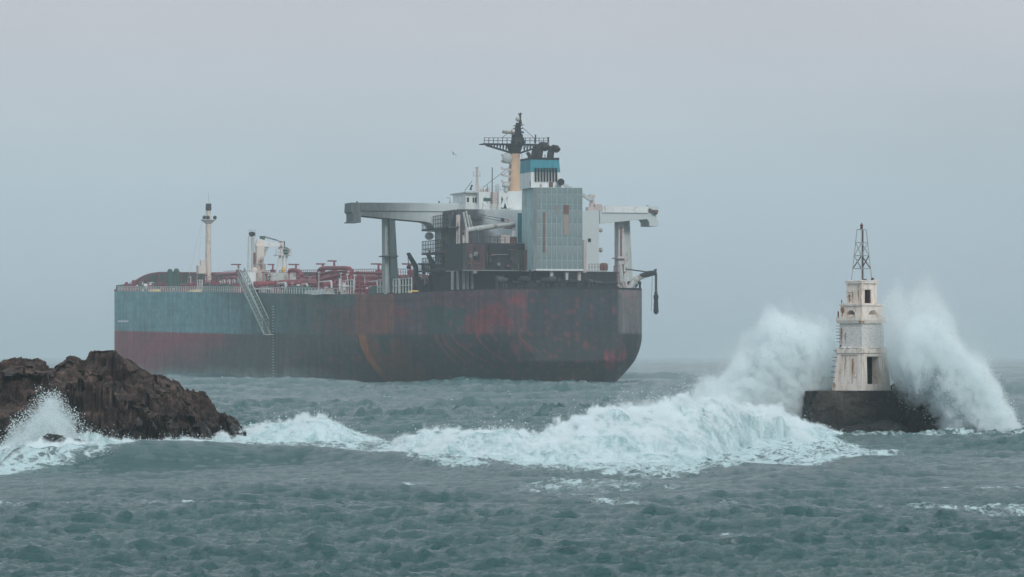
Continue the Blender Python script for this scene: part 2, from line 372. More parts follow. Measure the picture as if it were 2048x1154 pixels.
# the haze: sea mist over everything
m_haze = bpy.data.materials.new('haze'); m_haze.use_nodes = True; t = m_haze.node_tree; t.nodes.clear()
ho = N(t, 'ShaderNodeOutputMaterial'); hv = N(t, 'ShaderNodeVolumePrincipled'); hv.inputs['Density'].default_value = 0.00025; hv.inputs['Color'].default_value = (0.84, 0.97, 1.0, 1); hv.inputs['Anisotropy'].default_value = 0.2
LK(t, hv.outputs[0], ho.inputs['Volume'])
mb = MB(); mb.box(-10000, 10000, -500, 9600, -3.6, 52); haze = mb.build('haze', m_haze); tag(haze, 'pale sea mist hanging over the water', kind='stuff')

# ------------------------------------------------------------ the tanker
TH = R(15.0)
SF = np.array([-math.sin(TH), math.cos(TH)]); SP = np.array([-math.cos(TH), -math.sin(TH)]); ST = np.array([10.64, 705.57])
ship = thing('oil_tanker', 'rusty fire scorched oil tanker lying stern on beyond the surf', 'ship', (ST[0], ST[1], 0), R(90) + TH)
def W(X, Y):                      # ship -> world plan position
    return ST[0] + X * SF[0] + Y * SP[0], ST[1] + X * SF[1] + Y * SP[1]
def cr_(X, Y, Z):                 # ship -> column, row
    x, d = W(X, Y); return 1024 + x / d * FPX, HOR - (Z - CAM_Z) / d * FPX
def LX(c, r, X):                  # on the station X
    u = (c - 1024) / FPX; ox, oy = ST + X * SF
    # ox + Y*SPx = u*(oy + Y*SPy)
    Yv = (u * oy - ox) / (SP[0] - u * SP[1]); d = oy + Yv * SP[1]
    return Vector((X, Yv, CAM_Z + (HOR - r) / FPX * d))
def LY(c, r, Yv):                 # on the line Y
    u = (c - 1024) / FPX; ox, oy = ST + Yv * SP
    X = (u * oy - ox) / (SF[0] - u * SF[1]); d = oy + X * SF[1]
    return Vector((X, Yv, CAM_Z + (HOR - r) / FPX * d))

L_SHIP = 345.0
HD = [(0, 8.1), (2, 10.8), (5, 13.0), (10, 15.1), (16, 16.9), (24, 18.8), (35, 21.1), (46, 23.4), (60, 26), (75, 28), (92, 29), (272, 29)]
def half(X, z=20.0):
    X = np.asarray(X, float); b = np.interp(X, [p[0] for p in HD], [p[1] for p in HD])
    t = np.clip((X - 285) / (L_SHIP - 285), 0, 1); b = np.where(X > 285, 29 * (1 - t ** 2.7) ** (1 / 1.9), b)
    n = np.interp(X, [0, 10, 20, 46, 75, 100], [4.6, 4.4, 4.2, 4.6, 2.6, 0]); k = np.clip(1 - z / 8.2, 0, 2)
    return b - n * k ** 1.8
ROW_DECK = [(200, 581), (300, 583), (490, 585), (600, 588), (790, 589), (1053, 584), (1237, 580), (1290, 578)]
ROW_LINE = [(200, 660), (400, 666), (600, 668), (1053, 669), (1237, 670), (1290, 670)]
def zrow(X, tab, Y=None):
    Y = half(X) if Y is None else Y
    x, d = W(X, Y); c = 1024 + x / d * FPX; return CAM_Z + (HOR - np.interp(c, [p[0] for p in tab], [p[1] for p in tab])) / FPX * d
_xs = np.linspace(0, L_SHIP, 400)
_zd = zrow(_xs, ROW_DECK); _zd = np.where(_xs < 46, np.interp(_xs, [0, 46], [16.2, _zd[np.searchsorted(_xs, 46)]]), _zd)
_k = np.ones(31) / 31; _zd = np.convolve(np.pad(_zd, 15, 'edge'), _k, 'valid')
_zd = np.where(_xs > 290, _zd[np.searchsorted(_xs, 290)] + (_xs - 290) * .012, _zd)
def deckz(X): return float(np.interp(X, _xs, _zd))
def hull_col(c, r, X, z, side):
    """paint of the hull: bands, patches, rust, soot, and light painted on the flared quarter"""
    n1 = fbm(c * .05, r * .012 + side * 9, o=5); n2 = fbm(c * .012 + 5, r * .02, o=5); st = fbm(c * .28, r * .008 + 3, o=3)
    line = np.interp(c, [p[0] for p in ROW_LINE], [p[1] for p in ROW_LINE]); up = (r < line)
    def L(*v): return np.array(v, float)
    col = np.zeros(c.shape + (3,)); 
    def mixin(col, m, v): return col * (1 - m[..., None]) + L(*v) * m[..., None]
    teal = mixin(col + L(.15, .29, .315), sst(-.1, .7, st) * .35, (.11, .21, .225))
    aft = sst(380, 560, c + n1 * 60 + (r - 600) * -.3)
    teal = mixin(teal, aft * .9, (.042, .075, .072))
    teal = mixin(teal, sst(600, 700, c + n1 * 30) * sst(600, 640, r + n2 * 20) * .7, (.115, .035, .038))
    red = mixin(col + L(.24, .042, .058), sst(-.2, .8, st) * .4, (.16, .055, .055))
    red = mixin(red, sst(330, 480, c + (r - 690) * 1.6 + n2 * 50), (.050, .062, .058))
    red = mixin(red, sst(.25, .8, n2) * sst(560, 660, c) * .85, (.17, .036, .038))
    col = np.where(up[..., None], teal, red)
    def rect(m0, c0, c1, r0, r1, e=1.2): return m0 * sst(c0 - e, c0 + e, c) * sst(c1 + e, c1 - e, c) * sst(r0 - e, r0 + e, r) * sst(r1 + e, r1 - e, r)
    one = np.ones_like(c)
    col = mixin(col, rect(one, 710, 788, 560, 668) * (.75 + .25 * sst(-.5, .5, n1)), (.18, .070, .055))
    col = mixin(col, rect(one, 788, 1053, 560, 668), (.080, .050, .060))
    col = mixin(col, rect(one, 788, 1053, 560, 668) * sst(.1, .7, fbm(c * .03, r * .05, o=4)) * .8, (.19, .034, .044))
    col = mixin(col, rect(one, 788, 860, 580, 668) * sst(.15, .5, np.sin(r * .33 + c * .07 + n2 * 3)) * .45, (.10, .09, .11))
    col = mixin(col, rect(one, 854, 930, 614, 668), (.028, .058, .056))
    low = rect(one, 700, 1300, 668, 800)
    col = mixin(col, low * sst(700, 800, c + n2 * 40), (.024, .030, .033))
    arc = 718 + ((np.clip(r - 668, 0, 100)) / 75.) ** 1.7 * 34
    col = mixin(col, low * sst(arc - 2, arc + 2, c) * sst(arc + 105 + n1 * 20, arc + 70, c) * sst(668, 690, r), (.135, .058, .036))
    col = mixin(col, low * rect(one, 757, 782, 668, 706), (.026, .044, .044))
    col = mixin(col, low * sst(arc - 2, arc, c) * sst(arc + 15, arc + 11, c) * sst(752, 735, r), (.33, .105, .035))
    for c0, k in ((872, 60), (886, 70), (955, 90), (905, 110), (1040, 130)):
        a = c0 + ((np.clip(r - 672, 0, 100)) / 70.) ** 1.5 * k
        col = mixin(col, low * np.exp(-((c - a) / 2.6) ** 2) * sst(740, 715, r) * .9, (.17, .05, .045))
    tr = sst(1052, 1054, c); col = mixin(col, tr * sst(672, 664, r), (.024, .030, .040)); col = mixin(col, tr * sst(664, 680, r) * .9, (.024, .032, .036))
    lp = sst(1236, 1238, c) * sst(669, 667, r); col = mixin(col, lp, (.15, .14, .145)); col = mixin(col, lp * sst(0, .6, st) * .6, (.05, .05, .055))  # light on the flaring starboard quarter painted as a paler patch
    col = mixin(col, np.exp(-((c - 1232 - (r - 710) * -.6) / 26) ** 2 - ((r - 712) / 24) ** 2) * sst(-.3, .5, st + n1) * .95, (.25, .028, .045))
    col = mixin(col, rect(one, 1112, 1170, 736, 775) * .8, (.055, .05, .045))
    col = mixin(col, sst(3.2, .6, z + n1) * sst(760, 620, c) * .6, (.22, .27, .27))      # salt and weed along the waterline
    g1 = fbm(c * .11, r * .09 + 7, o=5, g=.65); g2 = fbm(c * .5, r * .35, o=3)
    col = mixin(col, sst(.25, .7, g1 + .3 * n2) * .42 * sst(480, 640, c), (.20, .05, .052))
    col = mixin(col, sst(.3, .8, -g1) * .35 * sst(480, 640, c), (.05, .075, .08))
    seam = np.maximum(np.exp(-((X % 11.5 - 5) / .35) ** 2) * (X > 12), np.exp(-((z % 3.3 - 1.6) / .16) ** 2)); col *= (1 - .16 * seam)[..., None]
    col *= (1.12 + .22 * st + .18 * n1 + .22 * g2 + .18 * g1)[..., None]
    return np.clip(col, .008, 1)
zt = np.concatenate([np.linspace(-4, 8, 34, endpoint=False), np.linspace(8, 20, 26)])
def hull_grid(sgn):
    rows = []
    xs = np.concatenate([np.linspace(0, 12, 50, endpoint=False), np.linspace(12, 110, 210, endpoint=False), np.linspace(110, L_SHIP - 8, 220, endpoint=False), L_SHIP - 8 + 8 * np.sin(np.linspace(0, np.pi / 2, 24))])
    for i, z in enumerate(zt):
        f = (z + 4) / 24.0
        zz = np.array([-4 + (deckz(x) + 4) * f for x in xs])
        xa = np.clip(5.5 - z, 0, 20) * .95
        Xr = xa + xs * (L_SHIP - xa) / L_SHIP
        b = half(Xr - xa * (1 - xs / L_SHIP) * .6, zz)
        b = np.maximum(b, 0)
        tb = np.linspace(0, 1, 16, endpoint=False) * b[0]
        Xt = np.full(16, xa); zt_ = np.full(16, zz[0])
        Xf = np.concatenate([Xt, Xr]); Yf = np.concatenate([tb, b]); Zf = np.concatenate([zt_, zz])
        rows.append(np.stack([Xf, Yf * sgn, Zf], -1))
    return np.array(rows)
m_hull, t, b = mat_new('hull_paint')
ac = N(t, 'ShaderNodeAttribute', attribute_name='paint'); tc = N(t, 'ShaderNodeTexCoord')
mp = N(t, 'ShaderNodeMapping'); mp.inputs['Scale'].default_value = (1.5, 1.5, .12); LK(t, tc.outputs['Object'], mp.inputs[0])
n1 = N(t, 'ShaderNodeTexNoise', ins={'Scale': 1.3, 'Detail': 6.0, 'Roughness': .7}); LK(t, mp.outputs[0], n1.inputs['Vector'])
mr = N(t, 'ShaderNodeMapRange', ins={'From Min': .3, 'From Max': .7, 'To Min': .72, 'To Max': 1.25}); LK(t, n1.outputs['Fac'], mr.inputs[0])
v = N(t, 'ShaderNodeVectorMath', op='SCALE'); LK(t, ac.outputs['Color'], v.inputs[0]); LK(t, mr.outputs[0], v.inputs['Scale']); LK(t, v.outputs[0], b.inputs['Base Color'])
b.inputs['Roughness'].default_value = .7; b.inputs['Specular IOR Level'].default_value = .25
n2 = N(t, 'ShaderNodeTexNoise', ins={'Scale': .28, 'Detail': 3.0}); LK(t, tc.outputs['Object'], n2.inputs['Vector'])
bp = N(t, 'ShaderNodeBump', ins={'Strength': .5, 'Distance': .5}); LK(t, n2.outputs['Fac'], bp.inputs['Height']); LK(t, bp.outputs[0], b.inputs['Normal'])
# two sides in one mesh
Pp = hull_grid(1); Ps = hull_grid(-1)
Pall = np.concatenate([Ps[:, ::-1], Pp[:, 1:]], 1)
c_, r_ = cr_(Pall[..., 0], Pall[..., 1], Pall[..., 2])
cm_, rm_ = cr_(Pall[..., 0], np.abs(Pall[..., 1]), Pall[..., 2])
use_m = (Pall[..., 1] < 0) & (Pall[..., 0] > 40)
cc_ = np.where(use_m, cm_, c_); rr_ = np.where(use_m, rm_, r_)
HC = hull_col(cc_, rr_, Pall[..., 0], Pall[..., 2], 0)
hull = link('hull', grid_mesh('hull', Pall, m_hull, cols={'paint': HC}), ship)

m_deck = paint('deck_red', (.14, .035, .04), .7, .35)
m_red = paint('pipe_red', (.23, .030, .045), .6, .4, rust=.15)
m_dred = paint('bulwark_red', (.17, .024, .045), .7, .35)
m_white = paint('ship_white', (.66, .70, .70), .55, .14, rust=.12)
m_wdirty = paint('ship_white_dirty', (.46, .49, .48), .6, .3, rust=.35)
m_cream = paint('cream_paint', (.62, .56, .50), .6, .15, rust=.25)
m_orange = paint('mast_orange', (.56, .38, .25), .6, .25, rust=.2, rustcol=(.5, .42, .34))
m_black = paint('soot_and_shade_black', (.018, .020, .024), .8, .4)
m_sooty = paint('scorched_steel', (.055, .062, .066), .8, .5, rust=.3, rustcol=(.10, .045, .045))
m_green = paint('deck_green', (.03, .085, .07), .7, .35)
m_teal = paint('casing_teal', (.13, .30, .31), .6, .28, rust=.06)
m_tealg = paint('casing_grey', (.20, .22, .23), .7, .3, rust=.3, rustcol=(.20, .13, .12))
m_blue = paint('funnel_blue', (.025, .23, .30), .55, .35)
m_yellow = paint('yellow_paint', (.62, .40, .10), .6, .2)
m_maroon = paint('maroon_steel', (.085, .045, .055), .8, .45)
m_rusty = paint('rusty_steel', (.17, .085, .07), .8, .45)
m_grail = paint('rail_white', (.55, .58, .57), .6, .1)
m_ladder = paint('ladder_grey', (.24, .30, .29), .6, .25)
m_pinkw = paint('pink_primer', (.50, .43, .41), .7, .2, rust=.2)

# soot-stained white: black towards the port side and low down
def sooted(name, base, a, bz, c0, w, sootcol=(.045, .055, .06)):
    m, t, b = mat_new(name); tc = N(t, 'ShaderNodeTexCoord'); s = N(t, 'ShaderNodeSeparateXYZ'); LK(t, tc.outputs['Object'], s.inputs[0])
    ny = N(t, 'ShaderNodeMath', op='MULTIPLY', ins={1: a}); LK(t, s.outputs['Y'], ny.inputs[0])
    nz = N(t, 'ShaderNodeMath', op='MULTIPLY_ADD', ins={1: bz}); LK(t, s.outputs['Z'], nz.inputs[0]); LK(t, ny.outputs[0], nz.inputs[2])
    n = N(t, 'ShaderNodeTexNoise', ins={'Scale': .35, 'Detail': 6.0, 'Roughness': .6}); LK(t, tc.outputs['Object'], n.inputs['Vector'])
    ad = N(t, 'ShaderNodeMath', op='MULTIPLY_ADD', ins={1: 6.0}); LK(t, n.outputs['Fac'], ad.inputs[0]); LK(t, nz.outputs[0], ad.inputs[2])
    mr = N(t, 'ShaderNodeMapRange', interpolation_type='SMOOTHSTEP', ins={'From Min': c0 - w + 3, 'From Max': c0 + w + 3}); LK(t, ad.outputs[0], mr.inputs[0])
    mp = N(t, 'ShaderNodeMapping'); mp.inputs['Scale'].default_value = (1.5, 1.5, .15); LK(t, tc.outputs['Object'], mp.inputs[0])
    st = N(t, 'ShaderNodeTexNoise', ins={'Scale': 1.2, 'Detail': 5.0, 'Roughness': .65}); LK(t, mp.outputs[0], st.inputs['Vector'])
    sm = N(t, 'ShaderNodeMix', data_type='RGBA'); r2 = N(t, 'ShaderNodeMapRange', ins={'From Min': .4, 'From Max': .65}); LK(t, st.outputs['Fac'], r2.inputs[0]); LK(t, r2.outputs[0], sm.inputs['Factor'])
    sm.inputs['A'].default_value = (*sootcol, 1); sm.inputs['B'].default_value = (sootcol[0] * 1.9, sootcol[1] * 1.5, sootcol[2] * 1.5, 1)
    x = N(t, 'ShaderNodeMix', data_type='RGBA'); LK(t, mr.outputs[0], x.inputs['Factor']); x.inputs['A'].default_value = (*base, 1); LK(t, sm.outputs['Result'], x.inputs['B'])
    LK(t, x.outputs['Result'], b.inputs['Base Color']); b.inputs['Roughness'].default_value = .7; b.inputs['Specular IOR Level'].default_value = .2
    return m
m_acc = sooted('scorched_white', (.50, .55, .56), 1.0, -.55, -8.0, 1.6)
m_wing = sooted('scorched_wing', (.50, .56, .57), 1.0, 0.0, 19.0, 7.0, (.075, .10, .105))
m_cas = sooted('scorched_casing', (.28, .52, .52), 1.2, -.25, -4.5, 2.6, (.14, .20, .21))

def B(name, mat, parts, parent=ship, label=None):
    mb = MB()
    for p in parts: mb.box(*p)
    return mb.build(name, mat, parent, label)
def bxX(c0, c1, r0, r1, X, dX):
    """box whose aft face at station X shows at columns c0..c1, rows r0..r1"""
    a = LX(c0, r1, X); b = LX(c1, r0, X); zb = LX(c0, r1, X).z; ztp = LX(c0, r0, X).z
    return (X, X + dX, b.y, a.y, zb, ztp)

# deck plating
xs = np.concatenate([np.linspace(0.2, 40, 24), np.linspace(44, 330.5, 90)])
mb = MB(); V = []; 
for x in xs:
    h = float(half(x)) - .05; z = deckz(x) - .12
    V += [(x, -h, z), (x, 0, z + .02 * h), (x, h, z)]
mb.add(V, [(3 * i + k, 3 * i + k + 1, 3 * i + k + 4, 3 * i + k + 3) for i in range(len(xs) - 1) for k in (0, 1)])
mb.build('deck', m_deck, ship)
# forecastle bulwark round the bow
mb = MB(); pts = []
for s in (1, -1):
    xx = np.concatenate([np.linspace(306, L_SHIP - 4, 22), L_SHIP - 4 + 4 * np.sin(np.linspace(.1, np.pi / 2, 10))])
    seg = [(x, s * float(half(x)), deckz(x), deckz(x) + .15 + 4.6 * float(sst(326, 342, x) if s == 1 else 1)) for x in xx]
    pts += seg if s == 1 else seg[::-1][1:]
V = [];
for (x, y, z0, z1) in pts: V += [(x, y, z0), (x, y, z1), (x - .35, y * .985, z1), (x - .35, y * .985, z0)]
mb.add(V, [(4 * i + k, 4 * (i + 1) + k, 4 * (i + 1) + (k + 1) % 4, 4 * i + (k + 1) % 4) for i in range(len(pts) - 1) for k in range(4)], False)
mb.build('bow_bulwark', paint('bulwark_inside', (.045, .055, .05), .75, .6, rust=.4, rustcol=(.13, .03, .04)), ship)
MB().tube([(p[0] - .15, p[1], p[3] + .1) for p in pts], .18, 6).build('bulwark_rail', m_dred, ship)
mb = MB()
for p in pts[3:-2:3]:
    if p[3] - p[2] > 2: MB().bar((p[0] - .5, p[1] * .98, p[2]), (p[0] - .5, p[1] * .98, p[3]), .3).build('bulwark_stay', m_dred, ship)
B('forecastle_house', m_dred, [(314, 318, -2, 6, deckz(305), deckz(305) + 2.6)], ship); B('forecastle_locker', m_green, [(300, 304, 8, 14, deckz(302), deckz(302) + 2.2)], ship)
# railing along the port and starboard deck edge
mb = MB()
for s in (1, -1):
    prev = None
    for x in np.arange(48 if s < 0 else 62, 300, 2.2):
        h = float(half(x)) - .25; z = deckz(x)
        if s == 1 and (LY(480, 600, 29).x > x > LY(515, 600, 29).x): prev = None; continue
        mb.box(x - .07, x + .07, s * h - .07, s * h + .07, z, z + 1.15)
        if prev:
            for q in (.55, 1.15): mb.bar((prev[0], s * prev[1], prev[2] + q), (x, s * h, z + q), .05 if q < 1 else .09)
        prev = (x, h, z)
tag(mb.build('railing', m_grail, ship), kind='stuff')

# ---- foremast
def foremast():
    X = 326; a = LX(417, 545, X); y0 = a.y; z0 = deckz(X)
    zt = LX(417, 421, X).z
    MB().tube([(X, y0, z0), (X, y0, z0 + 10), (X, y0, zt)], [.78, .66, .52], 12).build('foremast', m_cream, ship)
    fm = ship.children[-1] if False else bpy.data.objects['foremast']
    zp = LX(417, 440, X).z
    mb = MB(); mb.frustum((X - .5, X + .5, y0 - .5, y0 + .5, zp - 1), (X - 1.4, X + 1.4, y0 - 1.6, y0 + 1.6, zp)); mb.box(X - 1.4, X + 1.4, y0 - 1.7, y0 + 1.7, zp, zp + .12)
    mb.build('platform', m_wdirty, fm)
    for dy in (1.5, -2.0, .3): MB().ball((X - .6, y0 + dy * .75, zp + .6), .5, 8, 5).build('lamp', m_black, fm)
    MB().tube([(X, y0, zt), (X, y0, zt + .4), (X, y0, zt + 1.7)], [.7, .75, .68], 8).build('lantern', m_black, fm)
    mb = MB(); mb.bar((X, y0, zt + 1.7), (X, y0, zt + 4.6), .09); mb.bar((X, y0 - .8, zt + 1.6), (X, y0 + .8, zt + 1.6), .08)
    mb.bar((X - .5, y0 + .9, z0), (X - .5, y0 + .75, zt), .12)
    for k in range(30): mb.bar((X - .6, y0 + .6, z0 + 1 + k * .5), (X - .6, y0 + .95, z0 + 1 + k * .5), .05)
    mb.build('mast_ladder', m_wdirty, fm)
    B('winch_house', m_cream, [bxX(397, 412, 531, 547, X - 2, 3), bxX(402, 410, 520, 531, X - 2, 1.5)], fm)
    mb = MB(); mb.bar((X - 1, y0 + 1.6, zp + .3), (X - 1, y0 + 3.4, z0), .05); mb.bar((X, y0 + 1.0, zt), (X + 2, y0 + 5.5, z0), .05); mb.build('stay', m_grail, fm)
foremast()

# ---- pipe rack along the deck
mb = MB()
for y, r, dz in ((-2.4, .34, 2.6), (-1.2, .42, 2.75), (.2, .42, 2.75), (1.6, .36, 2.6), (3.0, .5, 1.5), (-4, .5, 1.4)):
    mb.tube([(x, y, deckz(x) + dz + .6) for x in np.linspace(62, 302, 16)], r, 7)
mb.build('cargo_pipes', m_red, ship)
mb = MB()
for x in np.arange(64, 302, 6.0):
    z = deckz(x); 
    for y in (-4.6, -2, .8, 4.0): mb.box(x, x + .35, y, y + .35, z, z + 3.3)
    mb.box(x, x + .3, -4.8, 4.5, z + 2.55, z + 2.95)
mb.build('pipe_supports', m_dred, ship)
mb = MB()
for x in np.arange(62, 300, 2.0): mb.box(x, x + .1, 2.2, 2.3, deckz(x) + 3.7, deckz(x) + 4.9)
for q in (3.7, 4.3, 4.9):
    for x in np.arange(62, 298, 12.0): mb.bar((x, 2.25, deckz(x) + q), (x + 12, 2.25, deckz(x + 12) + q), .1)
mb.build('catwalk_rail', m_red, ship)
# screens of valves and boxes on the deck
rs = random.Random(5)
for i in range(46):
    x = rs.uniform(75, 296); y = rs.uniform(6, 26); z = deckz(x); h = rs.uniform(.8, 2.4); w = rs.uniform(.6, 2.2); k = rs.random()
    mb = MB()
    if k < .45:
        mb.tube([(x, y, z), (x, y, z + h * .6)], .25 * w, 8); mb.tube([(x, y, z + h * .6), (x, y, z + h * .72)], .42 * w, 8); mb.tube([(x, y, z + h * .72), (x, y, z + h)], .2 * w, 8)
        mb.build('valve', rs.choice([m_red, m_red, m_dred]), ship)
    elif k < .8:
        mb.tube([(x - w, y, z + .6), (x + w, y, z + .6)], .35, 8); mb.box(x - .3, x + .3, y - .5, y + .5, z, z + 1.2); mb.build('mooring_winch', rs.choice([m_red, m_green, m_dred]), ship)
    else:
        mb.box(x - w, x + w, y - w * .5, y + w * .5, z, z + h * .6); mb.box(x - w * .8, x + w * .8, y - w * .4, y + w * .4, z + h * .6, z + h * .7); mb.build('deck_locker', rs.choice([m_green, m_wdirty, m_red]), ship)
for i in range(210):
    c = rs.uniform(380, 900); Y = rs.uniform(4, 24); p = LY(c, 560, Y)
    if not 66 < p.x < 292: continue
    x = p.x; z = deckz(x); h = rs.uniform(1.2, 4.2); k = rs.random(); mb = MB()
    if k < .4:
        mb.bar((x, Y, z), (x, Y, z + h), .16); mb.tube([(x, Y, z + h), (x, Y, z + h + .25)], .32, 6)
    elif k < .75:
        l_ = rs.uniform(3, 14); mb.tube([(x, Y, z), (x, Y, z + h * .5), (x + .4, Y, z + h * .6), (x + l_, Y, z + h * .6), (x + l_ + .4, Y, z + h * .5), (x + l_ + .4, Y, z)], rs.uniform(.12, .3), 6)
    else:
        w = rs.uniform(.5, 1.4); mb.tube([(x, Y - w, z + h * .4), (x, Y + w, z + h * .4)], .18, 6); mb.box(x - .2, x + .2, Y - .3, Y + .3, z, z + h * .55)
    mb.build(rs.choice(['vent_pipe', 'pipe_bend']) if k >= .4 else 'vent_pipe', rs.choice([m_red, m_red, m_dred, m_dred, m_green, m_grail, m_wdirty]), ship)
for y, dz in ((8, 1.2), (11, .8), (16, 1.5), (19, .9)):
    MB().tube([(x, y, deckz(x) + dz) for x in np.linspace(74, 285, 14)], .2, 6).build('deck_pipe', m_red if y != 11 else m_dred, ship)
for i in range(60):
    x = rs.uniform(293, 324); Y = rs.uniform(0, 1) * (float(half(x)) - 4); z = deckz(x); h = rs.uniform(.8, 2.8); w = rs.uniform(.4, 1.3); k = rs.random(); mb = MB()
    if k < .4: mb.tube([(x, Y - w, z + h * .5), (x, Y + w, z + h * .5)], .3 * h, 8); mb.box(x - .4, x + .4, Y - w - .2, Y - w, z, z + h); mb.box(x - .4, x + .4, Y + w, Y + w + .2, z, z + h)
    elif k < .7: mb.tube([(x, Y, z), (x, Y, z + h), (x, Y, z + h + .2)], [.25, .22, .4], 7)
    else: mb.bar((x, Y - w, z), (x, Y - w, z + h), .15); mb.bar((x, Y + w, z), (x, Y + w, z + h), .15); mb.bar((x, Y - w, z + h), (x, Y + w, z + h), .15)
    mb.build('bow_winch' if k < .4 else ('vent_pipe' if k < .7 else 'rail_frame'), rs.choice([m_dred, m_green, m_dred, m_grail, m_red]), ship)
# transverse pipes and manifold
mb = MB()
for x in (150, 153, 156, 159, 162, 165):
    z = deckz(x) + 1.9; mb.tube([(x, -24, z), (x, 22, z), (x, 24.5, z - .2)], .42, 8)
    mb.tube([(x, 24.5, z - .2), (x, 24.9, z - .2)], .62, 8)
mb.build('manifold', m_red, ship)
for k in range(4): B('manifold_platform', m_wdirty, [(146 + k * 6, 151 + k * 6, 21.5, 26.5, deckz(155) + .5, deckz(155) + .75)], ship)
# pipe arches (columns and rows from the photograph, at real distances on deck)
def arch(pts, r, Y, name='pipe_arch', mat=m_red):
    MB().tube([LY(c, w, Y) for c, w in pts], r, 9).build(name, mat, ship)
arch([(634, 574), (635, 562), (636, 548), (638, 541), (643, 537), (652, 536), (670, 536), (690, 536), (699, 537), (703, 541), (704, 549), (704, 556)], .42, 14)
arch([(600, 560), (640, 560), (690, 548), (720, 546), (768, 546)], .3, 12)
arch([(560, 564), (590, 563), (636, 563)], .4, 15)
arch([(640, 549), (660, 544), (694, 543), (698, 552)], .25, 13)
arch([(577, 548), (580, 541), (590, 540), (600, 543), (604, 552)], .45, 10)
arch([(606, 568), (620, 566), (655, 568)], .32, 20)
arch([(697, 578), (699, 565), (704, 556)], .5, 17)
arch([(432, 550), (470, 547), (487, 546)], .35, 10)
# floodlight posts
for c, r0, r1, w, Y in ((472, 529, 550, 10, 8), (542, 529, 548, 7, -6), (586, 529, 548, 12, 4), (641, 528, 545, 9, 8), (664, 522, 537, 9, 8), (752, 528, 548, 10, 6), (762, 529, 548, 6, -3), (815, 528, 548, 11, 4), (826, 530, 548, 5, -6)):
    a = LY(c + w * .5, r0, Y); b_ = LY(c + w * .5, r1, Y); e0 = LY(c - w, r0, Y); e1 = LY(c + w, r0, Y)
    mb = MB(); mb.bar((a.x, Y, deckz(a.x)), (a.x, Y, a.z), .35); mb.bar((a.x, Y, a.z), (a.x, Y + (LX(c - w, r0, a.x).y - a.y), a.z), .28)
    mb.bar((a.x, Y, a.z), (a.x, Y + (LX(c + w, r0, a.x).y - a.y), a.z), .28); mb.tube([(a.x, Y, a.z - 2.2), (a.x, Y, a.z - 1.2)], .6, 8)
    mb.build('light_post', m_dred, ship)

# ---- hose handling crane amidships
XC = 190; Yc = LX(519, 560, XC).y; yc = Yc; zc = deckz(XC)
def zr(r, X, c=519): return LX(c, r, X).z
mb = MB().tube([(XC, yc, zc), (XC, yc, zr(556, XC)), (XC, yc, zr(552, XC)), (XC, yc, zr(530, XC)), (XC, yc, zr(528, XC))], [1.15, 1.15, 1.5, 1.3, 1.45], 14)
hc = mb.build('hose_crane', m_cream, ship)
w_ = (LX(511, 500, XC).y - LX(527, 500, XC).y) / 2
mb = MB().frustum((XC - 1, XC + 1, yc - w_, yc + w_, zr(527, XC)), (XC - .9, XC + .9, yc - w_ * .85, yc + w_ * .85, zr(492, XC))); mb.frustum((XC - .9, XC + .9, yc - w_ * 1.1, yc + w_ * 1.1, zr(492, XC)), (XC - .5, XC + .5, yc - .4, yc + .5, zr(478, XC)))
mb.build('crane_post', m_cream, hc)
j0 = LX(522, 487, XC); j1 = LX(566, 489, XC)
mb = MB(); mb.hexa([(XC - .5, j0.y, zr(494, XC)), (XC + .5, j0.y, zr(494, XC)), (XC + .5, j1.y, zr(493, XC)), (XC - .5, j1.y, zr(493, XC)), (XC - .5, j0.y, zr(480, XC)), (XC + .5, j0.y, zr(480, XC)), (XC + .5, j1.y, zr(488, XC)), (XC - .5, j1.y, zr(488, XC))])
mb.build('jib', m_white, hc)
mb = MB(); mb.bar(LX(534, 494, XC), LX(522, 523, XC - 1), .5); mb.build('jib_brace', m_wdirty, hc)
B('crane_winch', m_green, [bxX(522, 530, 472, 479, XC, 1.5)], hc)
mb = MB(); mb.bar(LX(530, 475, XC), LX(566, 484, XC), .12); mb.bar(LX(530, 473, XC), LX(555, 480, XC), .1); mb.build('luffing_wire', m_black, hc)
B('jib_head', m_cream, [bxX(559, 568, 482, 498, XC, 1), bxX(562, 566, 498, 512, XC, .5)], hc); B('sheave', m_black, [bxX(568, 570, 482, 497, XC, .8)], hc)
mb = MB(); mb.bar(LX(566, 512, XC), LX(567, 538, XC), .1); mb.ball(LX(567, 540, XC), .62, 8, 6, (.6, .7, 1.4)); mb.build('hook_block', m_yellow, hc)
MB().ball(LX(509, 543, XC - 1.6), .75, 10, 6, (.4, 1, 1.2)).build('reel', m_cream, hc)
B('crane_ladder', m_rusty, [bxX(507, 511, 505, 528, XC - .6, .3), bxX(507, 515, 519, 520, XC - .8, .6)], hc)
# floodlight tower beside the crane
XT = 200; mb = MB()
for c0, c1 in ((560, 552), (566, 566), (573, 577)):
    mb.bar(LX(c0, 511, XT), LX(c1, 567, XT), .42)
for r in (530, 548, 559): mb.bar(LX(556 - (r - 530) * .1, r, XT), LX(574, r, XT), .2)
tw = mb.build('light_tower', m_white, ship)
B('platform', m_wdirty, [bxX(552, 582, 509.5, 511, XT - 1, 2.5)], tw)
mb = MB()
for c in (552, 558, 576, 582): mb.bar(LX(c, 510, XT - 1), LX(c, 498, XT - 1), .14)
for r in (498, 504): mb.bar(LX(552, r, XT - 1), LX(582, r, XT - 1), .12)
mb.build('tower_rail', m_wdirty, tw); MB().ball(LX(572, 502, XT), .85, 8, 6, (.8, 1, 1)).build('floodlight', m_green, tw)
